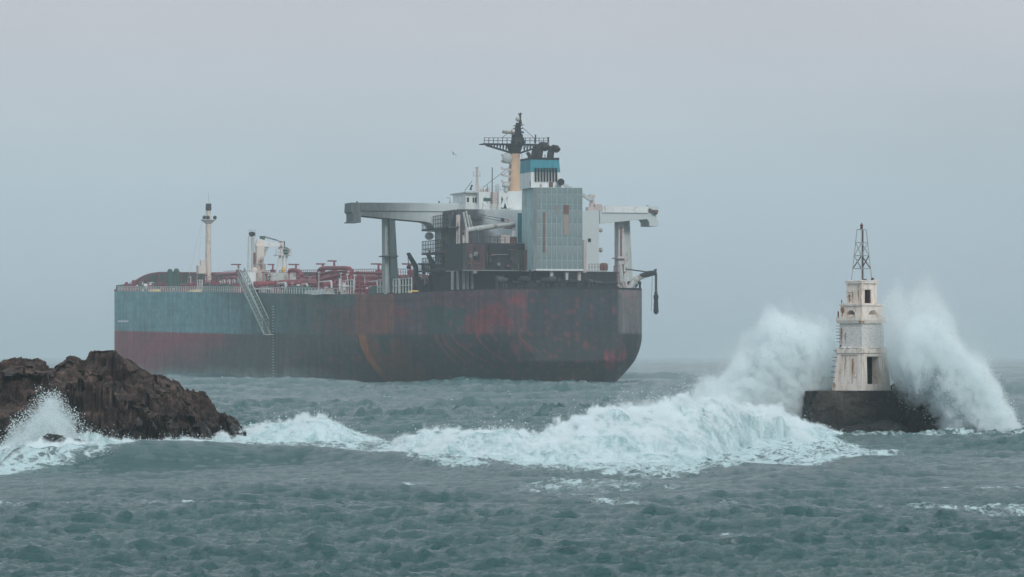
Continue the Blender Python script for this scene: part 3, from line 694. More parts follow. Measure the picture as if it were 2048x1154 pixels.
# ladder mast left of the crane
mb = MB()
for c in (497, 506): mb.bar(LX(c, 474 if c > 500 else 474, 205), LX(c - (1.5 if c < 500 else 0), 556, 205), .22 if c < 500 else .55)
for r in range(478, 556, 4): mb.bar(LX(497, r, 205), LX(506, r, 205), .1)
lm = mb.build('ladder_mast', m_wdirty, ship)
mb = MB()
for c in (498, 511): mb.bar(LX(c, 474, 205), LX(c, 460, 205), .1)
mb.bar(LX(498, 460, 205), LX(511, 460, 205), .1); mb.bar(LX(497, 474, 205), LX(511, 472, 205), .2); mb.build('mast_cage', m_wdirty, lm)
MB().ball(LX(504, 468, 205), .7, 8, 6, (.6, 1.1, .8)).build('floodlight', m_black, lm)
# bins and houses on deck
B('store_house', m_wdirty, [bxX(536, 592, 545, 561, 175, 5)], ship, 'lilac grey deck store behind the crane')
B('gangway_winch_box', m_white, [(LY(490, 560, 26).x - 1.5, LY(490, 560, 26).x + 1.5, 24, 26.5, zr(566, 190) - 1, LY(487, 545, 26).z)], ship)
for c, r0, r1, w, m, Y in ((340, 538, 551, 5, m_green, 22), (353, 537, 551, 5, m_green, 22), (253, 564, 580, 4, m_dred, 24), (268, 560, 580, 5, m_dred, 22), (279, 562, 580, 4, m_dred, 20), (262, 568, 580, 3, m_dred, 24)):
    p = LY(c, r0, Y); w2 = w * p.x / 4000
    mb = MB(); z = deckz(min(p.x, 335)); r_ = w * (705 + p.x) / FPX; mb.tube([(p.x, Y, z), (p.x, Y, p.z - .4), (p.x, Y, p.z)], [r_, r_, r_ * .6], 9); mb.tube([(p.x, Y, p.z - .9), (p.x, Y, p.z - .6)], r_ * 1.25, 9)
    mb.build('bow_fitting', m, ship)
for c0, c1, r0, m in ((412, 460, 572, m_green), (745, 771, 573, m_green), (612, 616, 573, m_green), (304, 314, 579, m_yellow), (384, 394, 580, m_yellow), (634, 642, 582, m_yellow), (615, 660, 581, m_wdirty), (822, 830, 581, m_yellow), (578, 596, 573, m_green), (470, 486, 566, m_red), (229, 238, 571, m_green)):
    Y = 27.4 if 300 < c0 < 740 else 20; a = LY(c0, r0, Y); b_ = LY(c1, r0, Y); x0, x1 = sorted((a.x, b_.x)); x1 = min(x1, 318)
    Y = min(Y, float(half(min(x1, 330))) - 1.3)
    mb = MB(); mb.frustum((x0, x1, Y - 1, Y + 1, deckz(x0)), (x0 + .5, x1 - .5, Y - .6, Y + .6, max(a.z, deckz(x0) + .45))); mb.build('deck_box', m, ship)
for c in (445, 455, 465, 475, 395, 400): # white goosenecks and frames
    p = LY(c, 570, 20); mb = MB(); z = deckz(p.x); h = 2.6
    mb.bar((p.x, 20, z), (p.x, 20, z + h), .22); mb.bar((p.x, 20, z + h), (p.x - 2.5, 20, z + h), .2); mb.bar((p.x - 2.5, 20, z), (p.x - 2.5, 20, z + h), .22); mb.bar((p.x, 20, z + h * .5), (p.x - 2.5, 20, z + h * .5), .15); mb.build('rail_frame', m_grail, ship)
for c in (686, 755, 775, 800): 
    p = LY(c, 575, 22); z = deckz(p.x); mb = MB(); 
    for k in range(5): mb.bar((p.x - k * 2.2, 22, z), (p.x - k * 2.2, 22, z + 2.6), .16)
    for q in (1.3, 2.6): mb.bar((p.x, 22, z + q), (p.x - 8.8, 22, z + q), .13)
    mb.build('rail_frame', m_grail, ship)
B('wing_sail', m_white, [(LY(683, 570, 21).x, LY(692, 570, 21).x + 4, 21, 21.5, deckz(110), deckz(110) + 2.6)], ship)

# ---- gangway on the port side
ga = LY(488, 556, 29.6); gb = LY(541, 668, 29.9)
def gp(t, dz=0, dy=0): return ga.lerp(gb, t) + Vector((0, dy, dz))
mb = MB()
for dy in (0, 1.3):
    mb.bar(gp(0, 0, dy), gp(1, 0, dy), .3); 
gw = mb.build('gangway', m_ladder, ship)
mb = MB()
for dy in (0.02, 1.28):
    mb.bar(gp(.02, 2.2, dy), gp(.93, 2.2, dy), .2); mb.bar(gp(.02, 1.2, dy), gp(.95, 1.2, dy), .1)
    for k in range(15): mb.bar(gp(k / 15 + .01, 0, dy), gp(k / 15 + .01, 2.2, dy), .12)
mb.build('hand_rail', m_ladder, gw)
mb = MB()
for k in range(1, 36): mb.bar(gp(k / 36, 0, .1), gp(k / 36, 0, 1.2), .32, .07)
mb.build('steps', m_ladder, gw)
B('gangway_platform', m_wdirty, [(gb.x - 1.2, gb.x + 1, 29.5, 31.2, gb.z - .2, gb.z)], gw)

# draught marks and the white bar at the bow, proud of the plating
mb = MB(); a = LY(236, 641, 29); 
def hull_pt(c, r, off=.05):
    lo, hi = -5.0, 310.0
    for _ in range(40):
        m_ = (lo + hi) / 2; z = 8.0; col_ = cr_(m_, float(half(m_, 9.0)), z)[0]
        if col_ > c: lo = m_
        else: hi = m_
    X = (lo + hi) / 2; Y = float(half(X, 9.0)); x, d = W(X, Y); return Vector((X, Y + off, CAM_Z + (HOR - r) / FPX * d))
V = []
cs_ = np.linspace(236, 257, 7)
for c in cs_: V += [hull_pt(c, 644.5), hull_pt(c, 640.5)]
mb.add(V, [(2 * i, 2 * i + 2, 2 * i + 3, 2 * i + 1) for i in range(6)]); mb.build('load_mark', m_white, ship, 'white horizontal bar painted near the bow')
mb = MB()
for k in range(26):
    r0 = 612 + k * 5.6; a = hull_pt(545, r0); b_ = hull_pt(548.5, r0 + 1.6); mb.box(b_.x, a.x, a.y - .02, a.y + .04, b_.z, a.z)
mb.build('draught_marks', m_wdirty, ship)

# ---- accommodation
XA = 30
yR = LX(1198, 480, XA).y; yP = 12.9; zA = LX(1198, 421, XA).z; zD = 15.8
acc = B('accommodation_block', m_acc, [(XA, 47, yR, yP, zD, zA)])
B('lit_corner_strip', m_pinkw, [(XA - .25, XA - .01, LX(920, 480, XA).y, LX(912, 480, XA).y, LX(915, 538, XA).z, zA - 1)], acc)  # pale strip: light on the block's aft corner put into its colour
B('porthole', m_black, [bxX(1002, 1008, 436, 443, XA - .05, .04)], acc)
B('porthole', m_black, [bxX(1176, 1182, 477, 484, XA - .05, .04)], acc)
for c0, c1, r0, r1 in ((1020, 1030, 445, 455),):
    B('opening', m_black, [bxX(c0, c1, r0, r1, XA - .05, .04)], acc)
for r in (460, 500): MB().ball(LX(1201, r, XA + 3), .45, 8, 5).build('lamp', m_wdirty, acc)
B('deck_door', m_black, [bxX(1178, 1184, 548, 558, XA - .05, .04)], acc)
# galleries on the port face
for r in (456, 504, 538):
    z = LX(890, r, 40).z; mb = MB().box(29, 49, yP + .01, yP + 2.0, z - .35, z); g_ = mb.build('gallery', m_sooty if r != 504 else m_maroon, acc)
    mb = MB()
    for x in np.arange(29, 49.1, 1.25): mb.box(x, x + .12, yP + 1.8, yP + 1.92, z, z + 2.1)
    for q in (.7, 1.4, 2.1): mb.box(29, 49, yP + 1.82, yP + 1.9, z + q - .05, z + q + .05)
    mb.build('gallery_rail', m_sooty, g_)
B('lit_side_panel', m_wdirty, [(42, 46.8, yP + .01, yP + .06, LX(875, 528, 44).z, LX(875, 462, 44).z)], acc, 'pale lit strip of wall forward')  # light on the forward wall put into a paler panel
B('doorway', m_black, [(36, 41.5, yP + .02, yP + .08, LX(885, 536, 40).z, LX(885, 514, 40).z)], acc)
mb = MB()
for s in (-.35, .35): mb.bar((33 + s, yP + .9, LX(890, 456, 33).z), (31.5 + s, yP + .5, LX(895, 424, 33).z), .14)
for k in range(11): 
    t_ = k / 11; mb.bar((32.6 - 1.5 * t_, yP + .9 - .4 * t_, LX(890, 456 - 32 * t_, 33).z), (33.4 - 1.5 * t_, yP + .9 - .4 * t_, LX(890, 456 - 32 * t_, 33).z), .12)
mb.build('outside_ladder', m_tealg, acc)
MB().ball((47.6, yP + .9, LX(862, 472, 47).z), .9, 10, 6, (.4, 1, .8)).build('dish_antenna', m_white, acc)
# soot blackened aft house
XH = 16
hz1 = LX(950, 486, XH).z; hz0 = LX(950, 541, XH).z
hy = LX(930, 500, XH).y
house = B('aft_house', m_black, [(XH, XA - .01, -2.5, hy, hz0, hz1)])
B('maroon_panel', m_maroon, [bxX(933, 970, 487, 540, XH - .08, .07)], house, 'maroon scorched wall panel')
B('grey_panel', m_sooty, [bxX(926, 933, 487, 541, XH - .1, .09)], house); B('grey_panel', m_sooty, [bxX(1022, 1046, 500, 541, XH - .1, .09)], house)
B('house_edge', m_tealg, [bxX(925, 1060, 539.5, 541.5, XH - .5, .4), bxX(892, 960, 541, 543, XH + 6, .4)], house)
B('box', m_tealg, [bxX(946, 954, 541, 547, XH - .8, .7)], house)
B('rusty_column', m_rusty, [bxX(1050, 1057, 500, 540, XH - 1.5, 1)], house)
mb = MB()
for c in (955, 968, 980, 995, 1010): mb.bar(LX(c, 486, XH), LX(c, 474, XH), .12)
for r in (474, 480): mb.bar(LX(950, r, XH), LX(1012, r, XH), .1)
mb.build('roof_rail', m_sooty, house)
B('roof_hut', m_pinkw, [bxX(1002, 1020, 470, 487, XH + 2, 4)], house); B('roof_hut', m_rusty, [bxX(1022, 1034, 474, 487, XH + 2, 4)], house); B('roof_box', m_white, [bxX(1024, 1031, 462, 472, XH + 1.5, .8)], house)
B('port_column', m_pinkw, [bxX(932, 937, 458, 487, XH + 3, 1)], house)
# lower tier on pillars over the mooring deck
B('lower_tier_wall', m_black, [(20, 46, -13.5, 13.5, 15.9, hz0 + .01)])  # shade of the open poop space put into the wall's black
mb = MB()
for c in (905, 916, 928, 936, 945): 
    a = LX(c, 541, XH + 3); mb.box(a.x, a.x + .5, a.y - .2, a.y + .2, 15.9, hz0)
mb.build('deck_pillars', m_tealg, ship)

rs = random.Random(33)
for i in range(95):
    c = rs.uniform(886, 1044); r = rs.uniform(428, 538); low = r > 487; X = (XH - .3) if (low and c > 930) else ((XA - .3) if c > 914 else None)
    if X is None or (c > 950 and r < 470): continue
    k = rs.random(); mb = MB(); m_ = rs.choice([m_sooty, m_black, m_tealg, m_sooty, m_rusty])
    if k < .4: a = LX(c, r, X); r1 = min(r + rs.uniform(10, 50), 539); mb.tube([a, LX(c, r1, X)], rs.uniform(.06, .16), 6); mb.build('wall_pipe', m_, acc)
    elif k < .65: mb.bar(LX(c, r, X), LX(min(c + rs.uniform(8, 36), 1044), r, X), .12); mb.build('wall_rail', m_, acc)
    elif k < .85: mb.box(*bxX(c, c + rs.uniform(3, 7), r, min(r + rs.uniform(4, 9), 539), X + .15, .12)); mb.build('wall_opening', m_black, acc)
    else: mb.box(*bxX(c, c + rs.uniform(3, 9), r, min(r + rs.uniform(3, 10), 539), X - .3, .5)); mb.build('wall_box', m_, acc)
# provision crane lying across the house top
pa = LX(934, 460, 20); pb = LX(1030, 447, 20)
pc = MB().tube([pa, pa.lerp(pb, .3), pb], [.42, .5, .3], 8).build('provision_crane', m_wdirty, ship)
mb = MB(); mb.bar(LX(934, 462, 20), LX(927, 424, 20), .35); mb.bar(LX(940, 458, 20), LX(932, 422, 20), .3); mb.bar(LX(945, 456, 20), LX(938, 430, 20), .25)
mb.bar(LX(928, 470, 20), LX(928, 540, 20), .45); mb.build('crane_frame', m_wdirty, pc)
mb = MB(); mb.bar(LX(930, 428, 20), LX(1022, 446, 20), .1); mb.bar(LX(930, 424, 20), LX(1018, 440, 20), .1); mb.build('topping_wire', m_sooty, pc)
MB().tube([LX(1012, 446, 21), LX(1026, 452, 21)], [1.1, .6], 8).build('crane_engine', m_pinkw, pc)

# bridge deck and wheelhouse
zB = LX(1000, 420, 36).z; zR = LX(1000, 383, 36).z
wh = B('wheelhouse', m_white, [(38, 47.5, -9, LX(932, 400, 38).y, zA, LX(940, 386, 38).z), (36, 38, -9, LX(958, 400, 36).y, zA, LX(960, 384, 36).z)])
B('bridge_cabin', m_white, [bxX(998, 1046, 382, 420, 34, 2)], wh); B('pink_bay', m_pinkw, [bxX(984, 997, 384, 420, 35, 1)], wh)
B('bridge_roof', m_wdirty, [(37.2, 49, -10, LX(930, 386, 38).y, LX(940, 386, 38).z, LX(940, 383.5, 38).z)], wh)
a = LX(921, 386, 40)
MB().prism([LX(921, 386.5, 40), LX(950, 382, 40), LX(950, 389, 40), LX(934, 389, 40)], (6, 0, 0)).build('roof_visor', m_wdirty, wh)
for c in (945.5, 949.8, 954.2): B('window', m_black, [bxX(c, c + 2.9, 395, 405, 35.9 if c > 957 else 37.9, .06)], wh)
B('window', m_green, [bxX(967, 984, 396, 402, 35.9, .08)], wh)
B('window', m_black, [bxX(934, 938, 395, 404, 37.9, .06)], wh)
B('broken_doorway', m_black, [bxX(1003, 1013, 394, 417, 33.9, .06)], wh)
mb = MB(); mb.bar(LX(1004, 415, 33.8), LX(1009, 397, 33.8), .45); mb.bar(LX(1009, 397, 33.7), LX(1016, 417, 33.7), .4); mb.bar(LX(1005, 396, 33.7), LX(1013, 395, 33.7), .3); mb.build('bent_frame', m_white, wh)
B('white_locker', m_white, [bxX(967, 976, 406, 420, 33.5, 1), bxX(1020, 1026, 415, 420, 31, 1)], wh)
mb = MB()
for c in np.arange(912, 1000, 6.0): mb.bar(LX(c, 421, 31), LX(c, 409, 31), .1)
for r in (409, 413, 417): mb.bar(LX(906, r, 31), LX(1000, r, 31), .08)
mb.build('bridge_rail', m_grail, wh)
# things on the bridge roof
mb = MB()
for c0 in (951.5, 957.5): mb.bar(LX(c0, 383, 40), LX(954 + (c0 - 954.5) * .3, 352, 40), .14)
for k in range(8): mb.bar(LX(951.5 + k * .25, 383 - k * 4, 40), LX(957.5 - k * .3, 379 - k * 4, 40), .08); mb.bar(LX(957.5 - k * .25, 383 - k * 4, 40), LX(951.5 + k * .3, 379 - k * 4, 40), .08)
mb.bar(LX(946, 352, 40), LX(961, 352, 40), .12)
for c in (947, 960): mb.bar(LX(c, 352, 40), LX(c, 342, 40), .09)
mb.tube([LX(954, 352, 40), LX(954, 334, 40)], .22, 6); mb.bar(LX(950, 336, 40), LX(957, 334, 40), .2); mb.build('signal_mast', m_pinkw, wh)
MB().bar(LX(984, 420, 33), LX(984.5, 335, 33), .14).build('whip_antenna', m_sooty, wh)
MB().bar(LX(929, 382, 40), LX(944, 362, 40), .08).build('stay', m_sooty, wh); MB().bar(LX(941, 380, 40), LX(944, 370, 40), .3).build('signal_lamp', m_sooty, wh)
for c, r in ((975, 370), (992, 370), (996, 368)): MB().bar(LX(c, 384, 36), LX(c, r, 36), .08).build('short_aerial', m_sooty, wh)
for c in (975, 964): MB().tube([LX(c, 384, 38), LX(c, 379, 38), LX(c, 376, 38)], [.45, .4, .05], 8).build('vent_cowl', m_pinkw, wh)
mb = MB(); mb.tube([LX(1012, 383, 34), LX(1012, 374, 34)], [.4, .3], 8); mb.ball(LX(1012, 371, 34), .75, 9, 6, (.8, 1, .6)); mb.box(*bxX(1007, 1017, 366, 368, 34, .8)); mb.build('satellite_dome', m_wdirty, wh)
mb = MB()
for c in range(944, 1034, 7): mb.bar(LX(c, 384, 38), LX(c, 374, 38), .08)
for r in (374, 379): mb.bar(LX(944, r, 38), LX(1030, r, 38), .08)
mb.build('roof_rail', m_grail, wh)

# bridge wings on their A-frame posts
XW = 41
def wing(poly, name='bridge_wing', label=None):
    return MB().prism([LX(c, r, XW) for c, r in poly], (5.5, 0, 0)).build(name, m_wing, ship, label)
wl = wing([(703, 405), (935, 406), (935, 462), (868, 462), (867, 452), (861, 446), (850, 443), (770, 436), (724, 431), (722, 434), (722, 445), (702, 445), (702, 443), (706, 442), (706, 427), (702, 423)], label='long soot greyed port bridge wing')
B('upper_panel', m_wing, [bxX(722, 932, 406.5, 421, XW - .25, .24)], wl)
wr = wing([(1200, 410), (1317, 413.5), (1317, 425), (1312, 429), (1314, 440), (1317, 441), (1317, 452), (1299, 452), (1298, 443), (1294, 438), (1200, 447)], label='clean pale starboard bridge wing')
B('upper_panel', m_white, [bxX(1205, 1296, 413, 425, XW - .25, .24)], wr)
mb = MB(); mb.bar(LX(1298, 418, XW - .4), LX(1314, 428, XW - .4), .35); mb.tube([LX(1311, 420, XW - .4), LX(1311, 426, XW - .4)], .5, 8); mb.build('wing_lamp', m_rusty, wr)
for c in (1253, 1295): MB().tube([LX(c, 414, XW + 1), LX(c, 410, XW + 1)], [.3, .15], 6).build('wing_light', m_wdirty, wr)
for c in (714, 878, 900): MB().tube([LX(c, 407, XW + 1), LX(c, 402, XW + 1)], [.2, .1], 6).build('wing_light', m_black, wl)
mb = MB(); mb.bar(LX(900, 406, XW), LX(900, 396, XW), .15); mb.bar(LX(900, 396, XW), LX(893, 395, XW), .15); mb.build('searchlight_arm', m_wdirty, wl)
def post(q, name, mat, X, dX, par, label=None):
    """q: four (column, row) corners, bottom left, bottom right, top right, top left"""
    return MB().prism([LX(c, r, X) for c, r in q], (dX, 0, 0)).build(name, mat, par, label)
m_postg = paint('post_grey', (.34, .37, .37), .7, .3, rust=.2); m_postd = paint('post_soot', (.06, .085, .09), .7, .3); m_postw = paint('post_white', (.50, .52, .53), .6, .2, rust=.3, rustcol=(.32, .2, .18))
lp = post([(771, 588), (783.5, 588), (783.5, 434), (770, 433)], 'wing_post', m_postg, 43, 2.6, ship)
post([(784, 588), (798.5, 588), (790, 436), (779, 436)], 'post_leg', m_postd, 41.4, 1.5, lp, 'soot dark leaning leg')
B('post_ring', m_sooty, [bxX(767.5, 797, 511, 513, 41, 4)], lp)
rp = post([(1237, 585), (1253, 585), (1247, 440), (1237, 440)], 'wing_post', m_postw, 43, 2.6, ship)
post([(1252, 585), (1267, 585), (1259, 435), (1245, 437)], 'post_leg', m_wdirty, 44.5, 1.5, rp)
B('post_slot', m_rusty, [bxX(1240.5, 1244, 454, 512, 42.9, .08), bxX(1240, 1248, 528, 560, 42.9, .08)], rp)
B('post_ring', m_pinkw, [bxX(1233, 1251, 515, 517, 42.4, 3)], rp)
mb = MB()
for c in (1228, 1240): mb.bar(LX(c, 545, 30), LX(c, 580, 30), .2)
for k in range(12): mb.bar(LX(1228, 547 + k * 2.8, 30), LX(1240, 547 + k * 2.8, 30), .14)
for c in (1228, 1234): mb.bar(LX(c, 545, 30), LX(c, 532, 30), .12)
mb.bar(LX(1228, 532, 30), LX(1240, 532, 30), .12); mb.bar(LX(1228, 545, 30), LX(1250, 545, 30), .3); mb.build('stern_ladder', m_rusty, ship)

m_tealg2 = paint('casing_seams', (.38, .55, .55), .7, .3, rust=.3, rustcol=(.26, .17, .15))
# ---- funnel casing with its sheet panels
XF = 8.6
a0 = LX(1072, 538, XF); a1 = LX(1165, 375, XF)
cy0, cy1, cz0, cz1 = a1.y, a0.y, LX(1118, 538, XF).z, LX(1118, 375, XF).z
cas = B('funnel_casing', m_tealg2, [(XF, XF + 9.4, cy0, cy1, cz0, cz1)])
ncol, rowsz = 9, [375, 388, 408, 420, 447, 475, 492, 520, 538]
base_me = {}
for j in range(len(rowsz) - 1):
    zt1 = LX(1118, rowsz[j], XF).z; zb1 = LX(1118, rowsz[j + 1], XF).z
    wp = (cy1 - cy0) / ncol
    me = MB().box(-.05, 0, .06, wp - .06, 0.05, zt1 - zb1 - .05).mesh('casing_panel', m_cas)
    for i in range(ncol):
        o = link('casing_panel', me, cas); o.location = (XF - .02, cy0 + i * wp, zb1)
B('louvre_door', m_tealg, [bxX(1110, 1120, 410, 428, XF - .12, .1)], cas); B('louvre_door', m_rusty, [bxX(1127, 1138, 410, 428, XF - .12, .1)], cas)
B('rust_streak', m_rusty, [bxX(1086, 1090, 424, 505, XF - .1, .02)], cas)
B('rust_streak', paint('pale_rust', (.30, .25, .22), .8, .3), [bxX(1127, 1138, 430, 470, XF - .1, .02)], cas)
B('casing_edge', m_tealg, [(XF - .15, XF - .01, cy1 - .05, cy1 + .5, cz0, cz1 - .2)], cas)
B('casing_sill', m_white, [(XF - .2, XF + 9.4, cy0 - .1, cy1 + .1, cz0 - .3, cz0 - .01)], cas)
B('teal_trim', m_blue, [bxX(1036, 1048, 426, 486, XF + 14, .3)], cas)
B('casing_pipe', m_pinkw, [bxX(1167, 1173, 480, 545, XF + 6, .6)], cas); MB().tube([LX(1158, 575, XF + 1), LX(1158, 540, XF + 1)], .35, 6).build('casing_leg', m_pinkw, cas)
for c in (1104, 1134):
    MB().prism([LX(c - 8, 539, XF + .4), LX(c + 8, 539, XF + .4), LX(c + 3, 545, XF + .4), LX(c + 2.4, 560 if c > 1110 else 580, XF + .4), LX(c - 2.4, 560 if c > 1110 else 580, XF + .4), LX(c - 3, 545, XF + .4)], (.6, 0, 0)).build('casing_bracket', m_wdirty, cas)
for c in (1061, 1070): B('casing_leg', m_sooty, [bxX(c - 1.2, c + 1.2, 539, 580, XF + 3, .5)], cas)
# funnel
f0 = LX(1062, 375, XF + 1); f1 = LX(1123, 375, XF + 1); g0 = LX(1063, 318, XF + 1); g1 = LX(1119, 320, XF + 1)
zt_f = LX(1090, 319, XF + 1).z; zb_f = LX(1090, 344, XF + 1).z; zc_f = cz1
def ylerp(z, i): 
    t_ = (z - zc_f) / (zt_f - zc_f); return (f0.y * (1 - t_) + g0.y * t_, f1.y * (1 - t_) + g1.y * t_)[i]
mb = MB().frustum((XF + 1, XF + 8.6, f1.y, f0.y, zc_f - .05), (XF + 1 + .25, XF + 8.4, ylerp(zb_f, 1), ylerp(zb_f, 0), zb_f)); fu = mb.build('funnel', m_white, ship)
MB().frustum((XF + 1.2, XF + 8.45, ylerp(zb_f, 1) - .03, ylerp(zb_f, 0) + .03, zb_f + .01), (XF + 1.4, XF + 8.3, g1.y - .03, g0.y + .03, zt_f)).build('blue_band', m_blue, fu)
for k in range(8):
    c = 1071.5 + k * 5.9
    MB().tube([LX(c, 336, XF + 1.05), LX(c, 363, XF + 1.0)], .19, 7).build('louvre', m_black, fu)
B('funnel_rust', m_rusty, [bxX(1098, 1106, 364, 374, XF + .93, .05)], fu)
MB().tube([LX(1122, 364, XF - .4), LX(1122, 364, XF + 1)], [.6, .62], 12).build('round_vent', m_black, fu)
B('funnel_cap', m_black, [(XF + 1.3, XF + 8.4, g1.y - .05, g0.y + .05, zt_f + .01, zt_f + .35)], fu)
# two exhaust bends
def exhaust(c, w, rtop, X, lean):
    r = w / 11.6 / 2; p0 = LX(c, 319, X); zt2 = LX(c, rtop, X).z - r
    pts = [p0, Vector((X, p0.y - .2 * r, p0.z + (zt2 - p0.z) * .6)), Vector((X, p0.y - .5 * r, zt2 - .1)), Vector((X - .3, p0.y - .9 * r, zt2 + .25 * r)), Vector((X - .8, p0.y - 1.5 * r, zt2 + .1 * r)), Vector((X - 1.1, p0.y - 1.8 * r, zt2 - .5 * r))]
    MB().tube(pts, [r, r, r * 1.03, r, r, r * .95], 14).build('exhaust_pipe', m_exh, fu)
m_exh = paint('exhaust_soot', (.030, .022, .022), .75, .4)
exhaust(1068, 13, 290, XF + 5, 1); exhaust(1076, 17, 285, XF + 4.5, 1); exhaust(1100, 14, 291, XF + 3, 1)
MB().tube([LX(1060, 318, XF + 3), LX(1058, 309, XF + 3), LX(1054, 305, XF + 3)], [.35, .35, .3], 8).build('exhaust_pipe', m_exh, fu)
MB().tube([LX(1090, 319, XF + 3), LX(1090, 309, XF + 3)], .08, 6).build('thin_pipe', m_exh, fu)

# ---- main mast with its truss platform
XM = 36
mm = MB().frustum((XM, XM + 2, LX(1042, 381, XM).y, LX(1021, 381, XM).y, zB + 3.0), (XM + .2, XM + 1.8, LX(1040, 307, XM).y, LX(1024.5, 307, XM).y, LX(1032, 307, XM).z)).build('main_mast', m_orange, ship)
MB().frustum((XM + .2, XM + 1.8, LX(1040.5, 307, XM).y, LX(1024, 307, XM).y, LX(1032, 307, XM).z), (XM - .5, XM + 2.5, LX(1046, 287, XM).y, LX(1019, 287, XM).y, LX(1032, 287, XM).z)).build('mast_head', m_black, mm)
B('mast_platform', m_black, [bxX(968, 1097, 286.2, 288, XM - .8, 3.6)], mm)
mb = MB()
for X_ in (XM - .6, XM + 2.4):
    mb.bar(LX(970, 288, X_), LX(974, 291, X_), .3); mb.bar(LX(974, 291, X_), LX(1024, 306, X_), .32); mb.bar(LX(1095, 288, X_), LX(1040, 306, X_), .32)
    for k in range(7):
        c = 982 + k * 6; low = 291 + (c - 974) * .3; mb.bar(LX(c, 288, X_), LX(c, low, X_), .16); mb.bar(LX(c, low, X_), LX(c - 6 + 8, 288, X_), .16)
    for k in range(7):
        c = 1048 + k * 6; low = 303.5 - (c - 1046) * .32; mb.bar(LX(c, 288, X_), LX(c, low, X_), .16); mb.bar(LX(c, low, X_), LX(c + 4, 288, X_), .14)
mb.build('truss', m_black, mm)
mb = MB()
for X_ in (XM - .8, XM + 2.7):
    for c in np.linspace(968.5, 1096.5, 15): mb.bar(LX(c, 287, X_), LX(c, 275.5, X_), .11)
    for r in (275.5, 281): mb.bar(LX(968, r, X_), LX(1097, r + .6, X_), .1)
mb.bar(LX(1071, 287, XM), LX(1071, 269, XM), .2); mb.bar(LX(1096.5, 287, XM), LX(1096.5, 274, XM), .25)
mb.build('platform_rail', m_sooty, mm)
mb = MB()
mb.frustum((XM, XM + 1.6, LX(1045, 287, XM).y, LX(1031, 287, XM).y, LX(1032, 287, XM).z), (XM + .4, XM + 1.2, LX(1042, 245, XM).y, LX(1035, 245, XM).y, LX(1032, 245, XM).z))
for c, r0 in ((1028, 264), (1033, 258), (1046, 268), (1049, 275)): mb.bar(LX(c, 287, XM), LX(c + (1036 - c) * .3, r0, XM), .3)
for r in (256, 262, 250, 270): mb.box(*bxX(1032 - (r == 262) * 3, 1046, r, r + 1.4, XM - .2, 2))
mb.tube([LX(1040, 245, XM), LX(1040.5, 225, XM)], [.3, .12], 6); mb.bar(LX(1036, 227, XM), LX(1040, 231, XM), .15); mb.bar(LX(1044, 227, XM), LX(1040, 231, XM), .15)
mb.box(*bxX(1026, 1030, 266, 276, XM, 1)); mb.ball(LX(1031, 284, XM), .9, 8, 6)
mb.build('top_mast', m_black, mm)
MB().tube([LX(1005, 263, XM - 1), LX(1028, 265.5, XM - 1)], .32, 8).build('radar_scanner', m_wdirty, mm)
B('scanner_arm', m_sooty, [bxX(1042, 1048, 263, 266, XM - .5, .5)], mm)
mb = MB(); mb.frustum((XM - .3, XM + 1, LX(1050, 249, XM).y, LX(1044, 249, XM).y, LX(1046, 249, XM).z), (XM - .3, XM + 1, LX(1055, 233, XM).y, LX(1041, 236, XM).y, LX(1046, 236, XM).z)); mb.build('flag_box', m_white, mm)
MB().ball(LX(1035.5, 238, XM), .45, 8, 5).build('lamp', m_wdirty, mm)
for q in ((1038, 248, 1005, 275), (1044, 254, 1067, 275), (1024, 330, 966, 375), (1020, 340, 1003, 352)): MB().bar(LX(q[0], q[1], XM), LX(q[2], q[3], XM), .075).build('stay', m_sooty, mm)
for k, r in enumerate((311, 323, 337, 350, 363)):
    mb = MB(); mb.bar(LX(1003, r, XM), LX(1024, r + 2.5, XM), .16); mb.bar(LX(1006, r + 2, XM), LX(1024, r + 5, XM), .12); mb.bar(LX(1004, r - 3, XM), LX(1004, r + 2, XM), .25)
    mb.build('lamp_bracket', m_pinkw, mm)
MB().ball(LX(1015, 316, XM - .5), 1.0, 10, 6, (.5, 1, 1)).build('radar_drum', m_wdirty, mm)
mb = MB()
for r in range(310, 380, 5): mb.bar(LX(1042, r, XM - .3), LX(1044, r, XM - .3), .1)
mb.bar(LX(1043.5, 308, XM - .3), LX(1044, 380, XM - .3), .1); mb.build('mast_ladder', m_wdirty, mm)

# ---- starboard side of the poop
B('side_platform', m_wdirty, [bxX(1165, 1214, 541, 546, 28, 5)]); B('poop_wall', m_wdirty, [bxX(1160, 1204, 546, 563, 29, 3)])
MB().tube([LX(1207.5, 541, 30), LX(1207.5, 530, 30), LX(1207.5, 526, 30)], [.78, .78, .5], 10).build('red_drum', m_rusty, ship)
mb = MB()
for c in np.arange(1178, 1218, 6.0): mb.bar(LX(c, 541, 28), LX(c, 528, 28), .09)
for r in (528, 534): mb.bar(LX(1178, r, 28), LX(1217, r, 28), .08)
mb.bar(LX(1214, 549, 28), LX(1230, 551, 28), .25)
mb.build('platform_rail', m_rusty, ship)
sc_ = MB(); sc_.tube([LX(1183, 421, 34), LX(1184, 405, 34), LX(1184, 393, 34)], [.55, .45, .35], 8); sc_.box(*bxX(1180, 1190, 389, 395, 33.6, .8)); sc_ = sc_.build('stores_crane', m_pinkw, ship)
MB().prism([LX(1188, 398, 33), LX(1181, 402, 33), LX(1150, 383, 33), LX(1128, 371, 33), LX(1130, 367, 33)], (.8, 0, 0)).build('crane_boom', m_wdirty, sc_)
B('crane_base', m_pinkw, [bxX(1176, 1204, 414, 421, 33, 1.6), bxX(1190, 1204, 408, 414, 33, 1)], sc_)
